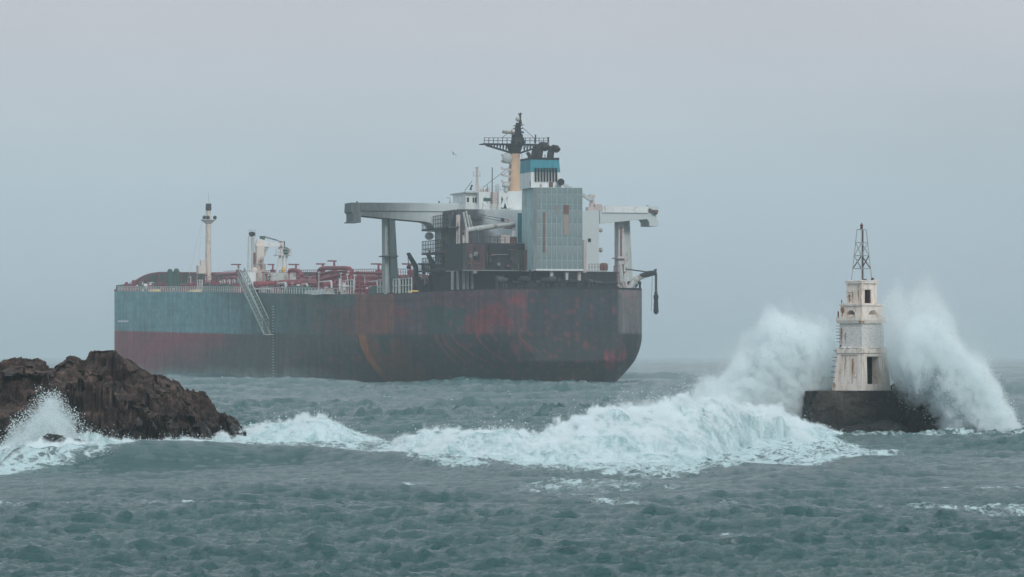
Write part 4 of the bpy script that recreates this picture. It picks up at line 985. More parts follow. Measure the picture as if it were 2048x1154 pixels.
# black stern bulwark, mooring gear on the poop
mb = MB()
edge = []
for s in (1, -1):
    xx = [0.02, 1, 2, 4, 7, 10, 14, 19, 25, 32, 40, 48]
    e = [(x, s * (float(half(x)) - .02)) for x in xx]; edge += e[::-1] if s == 1 else e
V = []
def btop(x, y):
    c = cr_(x, y, 17)[0]; return LX(0, np.interp(c, [700, 770, 1053, 1100, 1180, 1213, 1226, 1240, 1300], [588, 587, 580, 577, 563, 563, 575, 577, 578]), x).z if False else deckz(x) + float(np.interp(c, [700, 770, 1000, 1100, 1213, 1226, 1300], [.1, .15, .3, .5, .5, .3, .5]))
for x, y in edge:
    z0 = deckz(x) - .15; z1 = btop(x, y); V += [(x, y, z0), (x, y, z1), (x + .2, y * .98, z1), (x + .2, y * .98, z0)]
mb.add(V, [(4 * i + k, 4 * (i + 1) + k, 4 * (i + 1) + (k + 1) % 4, 4 * i + (k + 1) % 4) for i in range(len(edge) - 1) for k in range(4)])
mb.build('stern_bulwark', m_black, ship)
MB().prism([LX(1020, 584, 6), LX(1020, 566, 6), LX(1060, 562, 6), (LX(1120, 564, 6)), LX(1150, 561, 6), LX(1213, 560, 6), LX(1214, 567, 6), LX(1226, 574, 6), LX(1231, 575, 6), LX(1231, 584, 6)], (7, 0, 0)).build('winch_shelter', m_black, ship)
rs = random.Random(11)
for i in range(26):
    c = rs.uniform(1000, 1230); X = rs.uniform(3, 6); a = LX(c, 580, X); h = rs.uniform(1.2, 2.6) * (1 if c < 1190 else .5); w = rs.uniform(.3, 1.0); mb = MB()
    mb.tube([(X, a.y - w, 17 + h * .4), (X, a.y + w, 17 + h * .4)], .35 * h * .6, 8); mb.bar((X, a.y - w, 16), (X + .3, a.y - w * .5, 16.2 + h), .16); mb.bar((X, a.y + w, 16), (X, a.y + w, 16.0 + h * .8), .14)
    mb.build('mooring_winch', rs.choice([m_black, m_black, m_sooty]), ship)
for c, r in ((1250, 571), (1258, 566), (1264, 572), (1272, 570), (1279, 566)):
    p = LX(c, r, 10); mb = MB(); mb.bar((p.x, p.y, 16), p, .2); mb.ball(p, .35, 7, 5); mb.build('fairlead', m_black, ship)
mb = MB(); mb.tube([LX(1225, 580, 9), LX(1226, 575, 9), LX(1231, 573, 9), LX(1236, 575, 9), LX(1237, 580, 9)], .22, 8); mb.build('fairlead', m_black, ship)
for c in (1238, 1253, 1268, 1281): B('shell_frame', m_wdirty if c < 1280 else m_sooty, [(LX(c, 600, 12).x, LX(c, 600, 12).x + .3, LX(c, 600, 12).y - .1, LX(c, 600, 12).y + .1, 15.6, 17.4)], ship)

# rescue boat davit at the starboard quarter
dv = MB().tube([LX(1254, 583, 6), LX(1262, 573, 6), LX(1272, 559, 6), LX(1284, 552, 6), LX(1300, 547.5, 6), LX(1313, 546, 6)], [.7, .6, .55, .5, .45, .35], 8).build('rescue_davit', m_wdirty, ship)
MB().tube([LX(1280, 552, 5.8), LX(1296, 548, 5.8), LX(1312, 545, 5.8)], [.35, .55, .4], 7).build('davit_cylinder', m_black, dv)
MB().tube([LX(1252, 582, 7), LX(1249, 571, 7), LX(1243, 562, 7), (LX(1242, 540, 7)), LX(1241, 527, 7)], [.6, .55, .45, .3, .25], 8).build('davit_post', m_wdirty, dv)
mb = MB(); mb.bar(LX(1251, 538, 6.5), LX(1310, 546, 6), .2); mb.bar(LX(1313, 546, 6), LX(1311, 538, 6), .2); mb.bar(LX(1308, 540, 6), LX(1314, 538, 6), .15); mb.build('davit_stay', m_black, dv)

# lifeboat davits, burnt
for c, X in ((0, 58), (38, 54)):
    mb = MB(); mb.prism([LX(815 + c, 506, X), LX(820 + c, 505, X), LX(837 + c, 532, X), LX(838 + c, 587, X), LX(828 + c, 587, X), LX(829 + c, 536, X), LX(818 + c, 514, X)], (.9, 0, 0))
    mb.bar(LX(830 + c, 552, X - .2), LX(812 + c, 586, X - .2), .45); mb.build('lifeboat_davit', m_black, ship)
mb = MB(); mb.bar(LX(816, 510, 58), LX(817, 530, 58), .12); mb.ball(LX(817, 534, 58), .4, 6, 5); mb.build('davit_hook', m_black, ship)
mb = MB()
for c in np.arange(840, 858, 3.2): mb.bar(LX(c, 544, 56), LX(c, 529, 56), .12)
for r in (528, 543, 560): mb.bar(LX(836, r, 56), LX(870, r, 56), .3)
for c in (848, 862, 868): mb.bar(LX(c, 528, 56), LX(c, 588, 56), .5)
mb.bar(LX(848, 500, 52), LX(868, 500, 52), .12); mb.bar(LX(859, 500, 52), LX(859, 530, 52), .3); mb.build('boat_deck_frame', m_black, ship)
mb = MB()
for c in (889, 897, 905, 913, 921): mb.bar(LX(c, 424, 34), LX(c, 540, 34), .14)
for r in (440, 458, 474, 490, 506, 522, 538): mb.bar(LX(886, r, 33.8), LX(924, r, 33.8), .12)
for k in range(6): mb.bar(LX(889 + 8 * (k % 3), 440 + 16 * k, 33.9), LX(897 + 8 * (k % 3), 456 + 16 * k, 33.9), .1)
mb.build('scaffolding', m_sooty, ship)
B('pale_locker', m_pinkw, [bxX(876, 881, 549, 567, 50, 1)], ship); B('pale_locker', m_pinkw, [bxX(844, 851, 547, 575, 52, .8)], ship)
rs = random.Random(21)
for i in range(20):
    c = rs.uniform(800, 905); X = rs.uniform(46, 60); a = LX(c, 586, X); h = rs.uniform(1, 3.4); w = rs.uniform(.2, .9); mb = MB()
    mb.box(X, X + .6, a.y - w, a.y + w, deckz(X), deckz(X) + h); mb.bar((X, a.y - w, deckz(X) + h), (X, a.y + w * 1.5, deckz(X) + h * 1.2), .15); mb.build('deck_machinery', rs.choice([m_black, m_sooty, m_black, m_maroon]), ship)

# the bundle hung from the davit: a thing of its own
hp = LX(1312, 547, 6); wx, wy = W(hp.x, hp.y)
bd = thing('rope_bundle', 'dark drooping canvas bundle hanging on a chain from the davit at the tanker stern', 'bundle', (wx, wy, hp.z))
s_ = 705 / FPX
mb = MB()
for k in range(16): mb.ball((.1 * ((-1) ** k), 0, -(k * 2.3 + 3) * s_), .19, 6, 4, (.8, .8, 1))
mb.build('chain', m_black, bd); MB().tube([(0, 0, -38 * s_), (0, 0, -42 * s_)], [.35, .2], 7).build('hook', m_black, bd)
pts = [(0, 0, -z * s_) for z in (41, 44, 48, 54, 62, 70, 76, 80, 83)]
MB().tube(pts, [.2, .42, .48, .36, .42, .42, .48, .42, .12], 10).build('canvas_roll', m_black, bd)
MB().bar((-.65, 0, -3 * s_), (-.8, 0, -76 * s_), .06).build('tag_line', m_sooty, bd)

# ------------------------------------------------------------ the lighthouse and its plinth
DL = 257.0; SL = FPX / DL
def zrow_l(r): return CAM_Z + (HOR - r) / SL
TL = R(40.6); xl = (1724 - 1024) / SL
m_lime, t, b = mat_new('limewash')
tc = N(t, 'ShaderNodeTexCoord')
mp = N(t, 'ShaderNodeMapping'); mp.inputs['Scale'].default_value = (2.2, 2.2, .45); LK(t, tc.outputs['Object'], mp.inputs[0])
n1 = N(t, 'ShaderNodeTexNoise', ins={'Scale': 1.6, 'Detail': 7.0, 'Roughness': .7}); LK(t, mp.outputs[0], n1.inputs['Vector'])
n2 = N(t, 'ShaderNodeTexNoise', ins={'Scale': 3.2, 'Detail': 8.0, 'Roughness': .7}); LK(t, tc.outputs['Object'], n2.inputs['Vector'])
cr = N(t, 'ShaderNodeValToRGB'); LK(t, n1.outputs['Fac'], cr.inputs['Fac'])
el = cr.color_ramp.elements; el[0].position = .28; el[0].color = (.34, .25, .20, 1); el[1].position = .55; el[1].color = (.72, .655, .60, 1); e = el.new(.42); e.color = (.62, .53, .46, 1)
x = N(t, 'ShaderNodeMix', data_type='RGBA'); r2 = N(t, 'ShaderNodeMapRange', ins={'From Min': .56, 'From Max': .68, 'To Max': .75}); LK(t, n2.outputs['Fac'], r2.inputs[0]); LK(t, r2.outputs[0], x.inputs['Factor']); LK(t, cr.outputs['Color'], x.inputs['A']); x.inputs['B'].default_value = (.33, .25, .21, 1)
LK(t, x.outputs['Result'], b.inputs['Base Color']); b.inputs['Roughness'].default_value = .85
bp = N(t, 'ShaderNodeBump', ins={'Strength': .5, 'Distance': .04}); LK(t, n2.outputs['Fac'], bp.inputs['Height']); LK(t, bp.outputs[0], b.inputs['Normal'])

m_brick, t, b = mat_new('flaking_brickwork')
tc = N(t, 'ShaderNodeTexCoord'); n2 = N(t, 'ShaderNodeTexNoise', ins={'Scale': 5.0, 'Detail': 8.0, 'Roughness': .75}); mp = N(t, 'ShaderNodeMapping'); mp.inputs['Scale'].default_value = (1, 1, 2.6); LK(t, tc.outputs['Object'], mp.inputs[0]); LK(t, mp.outputs[0], n2.inputs['Vector'])
cr = N(t, 'ShaderNodeValToRGB'); LK(t, n2.outputs['Fac'], cr.inputs['Fac']); el = cr.color_ramp.elements; el[0].position = .36; el[0].color = (.36, .33, .31, 1); el[1].position = .50; el[1].color = (.64, .62, .60, 1)
LK(t, cr.outputs['Color'], b.inputs['Base Color']); b.inputs['Roughness'].default_value = .9
bp = N(t, 'ShaderNodeBump', ins={'Strength': .8, 'Distance': .06}); LK(t, n2.outputs['Fac'], bp.inputs['Height']); LK(t, bp.outputs[0], b.inputs['Normal'])
m_rust = paint('rust_stain', (.36, .17, .08), .9, .5, scale=3)
m_iron = paint('iron', (.07, .06, .06), .7, .3, rust=.6, scale=4)
m_steel = paint('galvanised_steel', (.33, .35, .36), .5, .2, scale=4)
m_dark = paint('room_shade_paint', (.035, .04, .042), .9, .2)  # shade inside the tower rooms, painted on their deep faces

lh = thing('lighthouse', 'weathered white stepped lighthouse with steel lattice top between two bursts of spray', 'lighthouse', (xl, DL + .3, 0), TL)
def boolcut(o, cutters):
    for c in cutters:
        md = o.modifiers.new('cut', 'BOOLEAN'); md.object = c; md.solver = 'EXACT'; md.operation = 'DIFFERENCE'
    bpy.context.view_layer.update(); dg = bpy.context.evaluated_depsgraph_get()
    me = bpy.data.meshes.new_from_object(o.evaluated_get(dg)); o.modifiers.clear(); o.data = me
    for c in cutters: bpy.data.objects.remove(c)
    return o
def sq(b0, b1, r0, r1, name, mat, parent=lh, rough=0):
    """square tier: side b0 at row r0 (bottom), b1 at row r1 (top)"""
    h0, h1 = b0 / 2, b1 / 2; z0, z1 = zrow_l(r0), zrow_l(r1)
    mb = MB().frustum((-h0, h0, -h0, h0, z0), (-h1, h1, -h1, h1, z1)); o = mb.build(name, mat, parent); return o
def tmp(mb): 
    o = mb.build('cutter', None); o.parent = lh; return o
A = lambda w: w / SL / 1.411
t1b, t1t = A(117), A(98)
def side(z): return t1b + (t1t - t1b) * (z - zrow_l(781)) / (zrow_l(700) - zrow_l(781))
def fp(face, u, z, out=0.0, s=None):
    h = (s or side(z)) / 2
    if face == 'R': return Vector((-h + u * 2 * h, -h - out, z))
    return Vector((-h - out, h - u * 2 * h, z))
def slab(face, u0, u1, z0, z1, th, mb=None, s=None):
    mb = mb or MB(); q = [fp(face, u0, z0, -.03, s), fp(face, u1, z0, -.03, s), fp(face, u1, z1, -.03, s), fp(face, u0, z1, -.03, s)]; p = [fp(face, u0, z0, th, s), fp(face, u1, z0, th, s), fp(face, u1, z1, th, s), fp(face, u0, z1, th, s)]
    return mb.hexa([q[0], q[1], p[1], p[0], q[3], q[2], p[2], p[3]])
base = sq(t1b - .12, t1t - .12, 781, 700, 'lower_tier', m_lime)
zd0, zd1 = zrow_l(768), zrow_l(714)
h = t1b / 2
boolcut(base, [tmp(MB().box(-h + .52, -h + 1.72, -h - .5, -h + .85, zd0, zd1)), tmp(MB().box(-h + .3, -h + 1.75, -h + .80, h - .5, zd0 - .05, zd1 + .1))])
zt0, zt1 = zrow_l(781), zrow_l(703)
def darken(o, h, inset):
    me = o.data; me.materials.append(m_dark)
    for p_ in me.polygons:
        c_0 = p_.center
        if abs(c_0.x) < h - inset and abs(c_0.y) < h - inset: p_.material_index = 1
darken(base, t1t / 2, .62)
mb = MB(); slab('L', 0, .17, zt0, zt1, .0, mb); slab('L', .83, 1.0, zt0, zt1, .0, mb); slab('L', .17, .83, zt0, zt0 + .3, .0, mb); slab('L', .17, .83, zt1 - .22, zt1, .0, mb); mb.build('panel_frame', m_lime, lh)
mb = MB(); slab('R', 0, .12, zt0, zt1, .002, mb); slab('R', .12, .205, zd0, zt1 - .2, -.015, mb); slab('R', .80, 1.0, zt0, zt1, .002, mb); slab('R', .12, .80, zt0, zd0 - .01, .0, mb); slab('R', .12, .80, zd1 + .05, zt1, .0, mb); mb.build('door_frame', m_lime, lh)
mb = MB(); z0, z1 = zrow_l(706), zrow_l(697); s0, s1 = A(106), A(106); mb.frustum((-s0 / 2, s0 / 2, -s0 / 2, s0 / 2, z0), (-s1 / 2, s1 / 2, -s1 / 2, s1 / 2, z1)); mb.build('lower_cornice', m_lime, lh)
sq(A(90), A(87), 698, 646, 'brick_tier', m_brick)
g = np.random.default_rng(4)
mb = MB()
for k in range(26):
    f = 'RL'[k % 2]; u = g.random(); s = A(92); p = fp(f, u, zrow_l(695.5), .05, s); mb.ball(p, .06 + .07 * g.random(), 6, 4, (1.4, 1.4, .7))
tag(mb.build('broken_mortar', m_brick, lh), kind='stuff')
sq(A(96), A(102), 647, 641, 'balcony_slab', m_lime); sq(A(102), A(102), 640.9, 634, 'balcony_edge', m_lime)
t3 = sq(A(84), A(84), 634, 611.5, 'arched_tier', m_lime); h3 = A(84) / 2
def cyl(face, u, z, r, dep):
    c = fp(face, u, z, 0, A(84)); ax = Vector((0, 1, 0)) if face == 'R' else Vector((1, 0, 0))
    return tmp(MB().tube([c - ax * .3, c + ax * dep], r, 28))
zc = zrow_l(633.5)
boolcut(t3, [cyl('R', .52, zc, .40, .55), cyl('L', .50, zc, .42, .55)])
sq(A(90), A(90), 611.4, 607.5, 'upper_cornice', m_lime)
for f, u in (('R', .52), ('L', .5)):
    mb = MB(); slab(f, u - .2, u + .2, zc + .001, zc + .13, -.10, mb, A(84)); mb.build('arch_sill', m_lime, lh)
    c = fp(f, u, zc, 0.012, A(84)); e = Vector((1, 0, 0)) if f == 'R' else Vector((0, -1, 0))
    MB().tube([c + e * math.cos(a_) * .43 + Vector((0, 0, math.sin(a_) * .43)) for a_ in np.linspace(0.02, math.pi - .02, 14)], .025, 5).build('arch_moulding', m_lime, lh)
t4 = sq(A(60), A(58), 607.5, 567, 'lantern_room', m_lime); h4 = A(60) / 2
boolcut(t4, [tmp(MB().box(-h4 + .24, -h4 + .80, -h4 - .4, h4 - .2, zrow_l(606.5), zrow_l(580)))])
darken(t4, h4, .2)
mb = MB()
for f in 'LR':
    for u0, u1 in ((0, .12), (.88, 1)): slab(f, u0, u1, zrow_l(607), zrow_l(567), .025, None, A(60)).build('pilaster_strip', m_lime, lh)
slab('R', .15, .19, zrow_l(607), zrow_l(578.5), .02, mb, A(60)); slab('R', .64, .69, zrow_l(607), zrow_l(578.5), .02, mb, A(60)); slab('R', .15, .69, zrow_l(578.5), zrow_l(577), .02, mb, A(60))
mb.build('doorway_frame', m_lime, lh)
B('door_leaf', m_iron, [(-h4 + .70, -h4 + .78, -h4 + .03, -h4 + .5, zrow_l(606), zrow_l(581))], lh)
sq(A(67), A(68), 567, 562.5, 'roof_slab', m_lime)
mb = MB()
for k in range(60):
    f = 'RL'[k % 2]; s = A(65); p = fp(f, g.random(), zrow_l(561.5 + g.random()), -.05, s); mb.ball(p, .05 + .05 * g.random(), 6, 4, (1.3, 1.3, .6))
tag(mb.build('crumbled_edge', m_brick, lh), kind='stuff')
# rust runs on the plaster
def run(face, u, z0, z1, w, s=None, k=0):
    gg = np.random.default_rng(k); mb = MB(); n = 12; V = []
    for i in range(n + 1):
        t_ = i / n; z = z1 + (z0 - z1) * t_; ww = w * (.35 + .9 * math.sin(min(1, t_ * 1.3 + .15) * math.pi) ** .7 * (.7 + .5 * gg.random())); uu = u + .01 * gg.normal()
        V += [fp(face, uu - ww / 2, z, .008, s), fp(face, uu + ww / 2, z, .008, s)]
    mb.add(V, [(2 * i, 2 * i + 1, 2 * i + 3, 2 * i + 2) for i in range(n)]); mb.build('rust_run', m_rust, lh)
run('L', .66, zrow_l(768), zrow_l(716), .045, k=1); run('L', .38, zrow_l(755), zrow_l(713), .022, k=2)
run('L', .05, zrow_l(781), zrow_l(766), .06, k=3); run('L', .09, zrow_l(633), zrow_l(615), .14, A(84), 4); run('L', .93, zrow_l(646.5), zrow_l(640), .10, A(100), 5); run('R', .06, zrow_l(647), zrow_l(641), .09, A(100), 6)
run('L', .42, zrow_l(606), zrow_l(583), .05, A(60.5), 7); run('L', .2, zrow_l(606), zrow_l(588), .07, A(60.5), 8); run('L', .78, zrow_l(606), zrow_l(580), .04, A(60.5), 9); run('L', .12, zrow_l(696), zrow_l(655), .05, A(90.5), 10); run('L', .28, zrow_l(690), zrow_l(665), .03, A(90), 12)
mb = MB(); slab('L', .04, .5, zrow_l(699.5), zrow_l(697), .09, mb, A(92)); mb.build('rusted_ledge', m_rust, lh)
# iron rungs
for r in (702, 715, 722, 733, 744, 755):
    z = zrow_l(r); p = fp('L', .04, z, 0); MB().bar(p, p + Vector((-.22, .18, .02)), .035).build('rung', m_iron, lh)
for r in (652, 658, 664, 671, 677, 684): 
    z = zrow_l(r); p = fp('L', .06, z, 0, A(90)); MB().bar(p, p + Vector((-.20, .16, .01)), .035).build('rung', m_iron, lh)
for r in (585, 592, 600): 
    z = zrow_l(r); p = fp('L', .15, z, 0.06, A(60)); MB().bar(p, p + Vector((0, -.26, 0)), .03).build('rung', m_iron, lh)
mb = MB(); p = fp('L', .1, zrow_l(634), .1, A(98)); mb.bar(p, p + Vector((0, 0, .35)), .07); mb.build('iron_post', m_iron, lh)
mb = MB(); p = fp('L', .05, zrow_l(607), -.05, A(86)); mb.bar(p, p + Vector((0, 0, .24)), .04); mb.build('iron_post', m_iron, lh)
mb = MB(); p = fp('R', .80, zrow_l(562), -.2, A(64)); mb.bar(p, p + Vector((0.05, 0, .20)), .12); mb.build('iron_post', m_iron, lh)
mb = MB(); p = fp('L', .1, zrow_l(697), .05, A(92)); mb.bar(p, p + Vector((0, 0, .22)), .05); mb.build('iron_post', m_iron, lh)
# lattice mast
lat = link('lattice_mast', None, lh); hb, ht_ = 41 / SL / 1.411 / 2 * 1.0, 18 / SL / 1.411 / 2
zb_, zt_ = zrow_l(562), zrow_l(459)
def leg(i, z):
    s = hb + (ht_ - hb) * (z - zb_) / (zt_ - zb_); q = ((-1, -1), (1, -1), (1, 1), (-1, 1))[i % 4]; return Vector((q[0] * s, q[1] * s, z))
for i in range(4): MB().bar(leg(i, zb_), leg(i, zt_), .06 if i != 0 else .055).build('mast_leg', m_steel, lat)
levels = [zrow_l(r) for r in (537, 511, 485, 459)]
for z in levels:
    mb = MB()
    for i in range(4): mb.bar(leg(i, z), leg(i + 1, z), .045)
    mb.build('ring', m_steel, lat)
for (za, zb2), th, m in (((levels[2], levels[1]), .035, m_steel), ((levels[1], levels[0]), .05, m_iron)):
    for i in range(4):
        MB().bar(leg(i, za), leg(i + 1, zb2), th).build('brace', m_steel if i % 2 else m, lat)
        if th < .04 or i % 2 == 0: MB().bar(leg(i + 1, za), leg(i, zb2), th).build('brace', m, lat)
MB().bar((.08, -.02, zb_), (.08, -.02, zt_), .07).build('conduit', m_iron, lat)
MB().tube([(0, 0, zt_), (0, 0, zt_ + .26), (0, 0, zt_ + .27), (0, 0, zt_ + .31), (0, 0, zt_ + .32), (0, 0, zt_ + .42)], [.085, .085, .11, .11, .05, .03], 12).build('lantern', m_iron, lat)
MB().box(.1, .24, -.2, -.06, zb_, zb_ + .14).build('battery_box', m_iron, lat)

def facets(x, y, cell, seed, tilt=.5, step=1.0):
    """tilted planes in jittered cells: broken, angular stone"""
    u = x / cell + seed; v = y / cell - seed; iu = np.floor(u).astype(np.int64); iv = np.floor(v).astype(np.int64); best = np.full(u.shape, 9e9); out = np.zeros(u.shape)
    sd = np.full(u.shape, int(seed * 100), np.int64)
    for a in (-1, 0, 1):
        for b_ in (-1, 0, 1):
            ju, jv = iu + a, iv + b_; cxx = ju + _hash(ju, jv, sd); cyy = jv + _hash(ju, jv, sd + 1)
            d = np.abs(u - cxx) ** 1.6 + np.abs(v - cyy) ** 1.6; m = d < best; best = np.where(m, d, best)
            h = step * (_hash(ju, jv, sd + 2) - .5) + tilt * ((u - cxx) * (_hash(ju, jv, sd + 3) - .5) + (v - cyy) * (_hash(ju, jv, sd + 4) - .7)) * 2
            out = np.where(m, h, out)
    return out * cell
# stone material, wet towards the water
def stone(name, c1, c2, c3, scale=1.0, wetz=1.4, bump=1.0, pale=0.0):
    m, t, b = mat_new(name); g = N(t, 'ShaderNodeNewGeometry'); s = N(t, 'ShaderNodeSeparateXYZ'); LK(t, g.outputs['Position'], s.inputs[0])
    n1 = N(t, 'ShaderNodeTexNoise', ins={'Scale': .45 * scale, 'Detail': 8.0, 'Roughness': .68}); LK(t, g.outputs['Position'], n1.inputs['Vector'])
    n2 = N(t, 'ShaderNodeTexNoise', ins={'Scale': 3.5 * scale, 'Detail': 9.0, 'Roughness': .75}); LK(t, g.outputs['Position'], n2.inputs['Vector'])
    cr = N(t, 'ShaderNodeValToRGB'); LK(t, n1.outputs['Fac'], cr.inputs['Fac']); el = cr.color_ramp.elements
    el[0].position = .34; el[0].color = (*c1, 1); el[1].position = .66; el[1].color = (*c3, 1); e = el.new(.5); e.color = (*c2, 1)
    mr = N(t, 'ShaderNodeMapRange', ins={'From Min': .3, 'From Max': .7, 'To Min': .55, 'To Max': 1.5}); LK(t, n2.outputs['Fac'], mr.inputs[0])
    v = N(t, 'ShaderNodeVectorMath', op='SCALE'); LK(t, cr.outputs['Color'], v.inputs[0]); LK(t, mr.outputs[0], v.inputs['Scale'])
    zn = N(t, 'ShaderNodeMath', op='MULTIPLY_ADD', ins={1: 1.4}); LK(t, n1.outputs['Fac'], zn.inputs[0]); LK(t, s.outputs['Z'], zn.inputs[2])
    wet = N(t, 'ShaderNodeMapRange', ins={'From Min': wetz + .3, 'From Max': wetz + 1.5, 'To Min': 1, 'To Max': 0}); LK(t, zn.outputs[0], wet.inputs[0])
    x = N(t, 'ShaderNodeMix', data_type='RGBA'); LK(t, wet.outputs[0], x.inputs['Factor']); LK(t, v.outputs[0], x.inputs['A'])
    v2 = N(t, 'ShaderNodeVectorMath', op='MULTIPLY'); LK(t, v.outputs[0], v2.inputs[0]); v2.inputs[1].default_value = (.42, .52, .55); LK(t, v2.outputs[0], x.inputs['B'])
    last = x.outputs['Result']
    if pale:
        n3 = N(t, 'ShaderNodeTexNoise', ins={'Scale': 6.0, 'Detail': 8.0, 'Roughness': .8}); m3 = N(t, 'ShaderNodeMapping'); m3.inputs['Scale'].default_value = (1, 1, .3); LK(t, g.outputs['Position'], m3.inputs[0]); LK(t, m3.outputs[0], n3.inputs['Vector'])
        pm = N(t, 'ShaderNodeMapRange', ins={'From Min': .60, 'From Max': .66, 'To Max': pale}); LK(t, n3.outputs['Fac'], pm.inputs[0])
        y = N(t, 'ShaderNodeMix', data_type='RGBA'); LK(t, pm.outputs[0], y.inputs['Factor']); LK(t, last, y.inputs['A']); y.inputs['B'].default_value = (.30, .29, .28, 1); last = y.outputs['Result']
    LK(t, last, b.inputs['Base Color']); rr_ = N(t, 'ShaderNodeMapRange', ins={'To Min': .85, 'To Max': .35}); LK(t, wet.outputs[0], rr_.inputs[0]); LK(t, rr_.outputs[0], b.inputs['Roughness']); b.inputs['Specular IOR Level'].default_value = .35
    bp = N(t, 'ShaderNodeBump', ins={'Strength': .9 * bump, 'Distance': .12}); LK(t, n2.outputs['Fac'], bp.inputs['Height']); LK(t, bp.outputs[0], b.inputs['Normal'])
    return m
m_plinth = stone('plinth_stone', (.026, .025, .026), (.052, .048, .044), (.095, .084, .074), 1.6, 1.0, 1.5, .8)
m_rock = stone('headland_rock', (.014, .011, .011), (.062, .038, .031), (.185, .122, .100), 2.2, 1.2, 1.8)
m_rockd = stone('wet_rock', (.020, .020, .022), (.035, .034, .034), (.06, .052, .05), 1.4, 1.6, 1.0)
ztop = zrow_l(782)
# masonry plinth: a leaning block with rounded corners
na, nz_ = 150, 46
an = np.linspace(0, 2 * np.pi, na); tz = np.linspace(0, 1, nz_)
AN, TZ = np.meshgrid(an, tz); ZZ = -1 + (ztop + 1) * TZ
r0 = (np.abs(np.cos(AN)) ** 7 + np.abs(np.sin(AN)) ** 7) ** (-1 / 7)
hx = 3.3 - .12 * (TZ * 3.7); hy = 2.3 - .1 * TZ
Xp = r0 * np.cos(AN) * hx; Yp = r0 * np.sin(AN) * hy
cx, cy = (1711 - 1024) / SL, DL + 1.0
ds = .17 * facets(AN * 3.2, ZZ, .75, 6.6, .5, .7) + .14 * fbm(Xp * 1.3 + 3, Yp * 1.3, ZZ * 1.3, o=5) + .05 * ridged(Xp * 3, Yp * 3, ZZ * 3, o=3)
rl = np.hypot(Xp, Yp); Xp = Xp * (1 + ds / rl); Yp = Yp * (1 + ds / rl)
Pm = np.stack([Xp, Yp, ZZ + .05 * fbm(Xp * 2, Yp * 2, o=3) * (TZ > .9)], -1)
rings = [Pm] + [np.stack([Pm[-1, :, 0] * k, Pm[-1, :, 1] * k, np.full(na, ztop) + .03 * fbm(Pm[-1, :, 0] * k * 3, Pm[-1, :, 1] * k * 3, o=3)], -1)[None] for k in (.97, .8, .6, .3, 0.01)]
pl = link('masonry_plinth', grid_mesh('masonry_plinth', np.concatenate(rings), m_plinth), None, (cx, cy, 0)); pl.rotation_euler = (0, 0, R(8))
tag(pl, 'dark wet masonry plinth carrying the white lighthouse', 'plinth')
def boulder(cx, cy, cz, rx, ry, rz, seed, mat, n=40, amp=.3):
    th = np.linspace(0, np.pi, n); ph = np.linspace(0, 2 * np.pi, n * 2); T, P_ = np.meshgrid(th, ph, indexing='ij')
    x = np.sin(T) * np.cos(P_); y = np.sin(T) * np.sin(P_); z = np.cos(T)
    d = 1 + amp * fbm(x * 1.3 + seed, y * 1.3, z * 1.3 + seed, o=5) + amp * .5 * ridged(x * 1.8, y * 1.8 + seed, z * 1.8, o=4)
    return grid_mesh('rock', np.stack([x * rx * d, y * ry * d, z * rz * d], -1), mat)
for i, (c, r, d, rx, ry, rz, lab) in enumerate(((1842, 862, 257, 1.5, 1.7, 2.3, 'dark rock hugging the right side of the plinth'), (1806, 830, 258.5, 1.6, 1.7, 1.75, 'tall dark rock between plinth and right burst of spray'), (1880, 878, 255.5, 1.7, 1.4, 1.3, 'low wet rock under the right burst of spray'), (1770, 862, 253.8, 1.1, .8, .6, 'low dark rock at the foot of the plinth'), (1720, 866, 253.9, 1.1, .7, .5, 'flat wet rock at the waterline before the plinth'))):
    p = px(c, r, d); o = link('rock', boulder(0, 0, 0, rx, ry, rz, i * 3.3, m_rockd), None, p); tag(o, lab, 'rock', 'rocks around the plinth')

# ------------------------------------------------------------ the headland on the left
RID = 233.0
RP = [(-500, 700), (-200, 716), (-60, 742), (0, 732), (30, 724), (62, 721), (80, 727), (100, 727), (112, 715), (124, 709), (134, 706), (148, 711), (160, 719), (172, 719), (176, 704), (190, 707), (205, 707), (226, 705), (238, 712), (256, 718), (280, 735), (310, 748), (330, 760), (352, 768), (368, 790), (390, 808), (402, 822), (418, 840), (440, 846), (458, 852), (470, 860), (476, 890), (490, 905), (520, 930)]
nx_, ny_ = 440, 260
cs = np.linspace(-420, 500, nx_); ts = np.linspace(-.15, 1.75, ny_)
CS, TS = np.meshgrid(cs, ts)
xr = (CS - 1024) / FPX * RID
rdg = ip(CS, RP); HZ = CAM_Z + (HOR - rdg) / FPX * RID - .28
yb = ip(CS, [(-500, 216), (0, 219), (120, 220), (250, 221), (350, 222), (430, 224), (480, 227), (520, 229)])
dep = RID - yb
yy = yb + TS * dep
warp = 1.3 * fbm(xr * .22, yy * .22 + 4, o=4)
prof = np.where(TS < 1, 1 - (1 - np.clip(TS, -.3, 1)) ** 1.25, 1 - .55 * (TS - 1) ** 1.3)
prof = np.where(TS < 0, TS * 1.6, prof)
z = HZ * prof + (TS < 1) * 0
env = np.clip(1 - np.abs(TS - 1) * 0, 0, 1) * np.clip((TS) * 5 + .6, 0, 1)
ridgefade = np.clip(np.abs(TS - 1) * 5, .22, 1)
ca, sa = math.cos(R(-38)), math.sin(R(-38))
U = ca * xr + sa * yy; Vv = -sa * xr + ca * yy
strata = ridged(U * .22 + warp * .3, Vv * .95 + warp, o=5, g=.58)
fine = ridged(U * 1.1 + 9, Vv * 2.8 + warp * 2, o=4, g=.6)
right = sst(190, 330, CS)
wx_ = xr + .5 * warp + .25 * fbm(xr * 1.1, yy * 1.1, o=3); wy_ = yy + .5 * warp
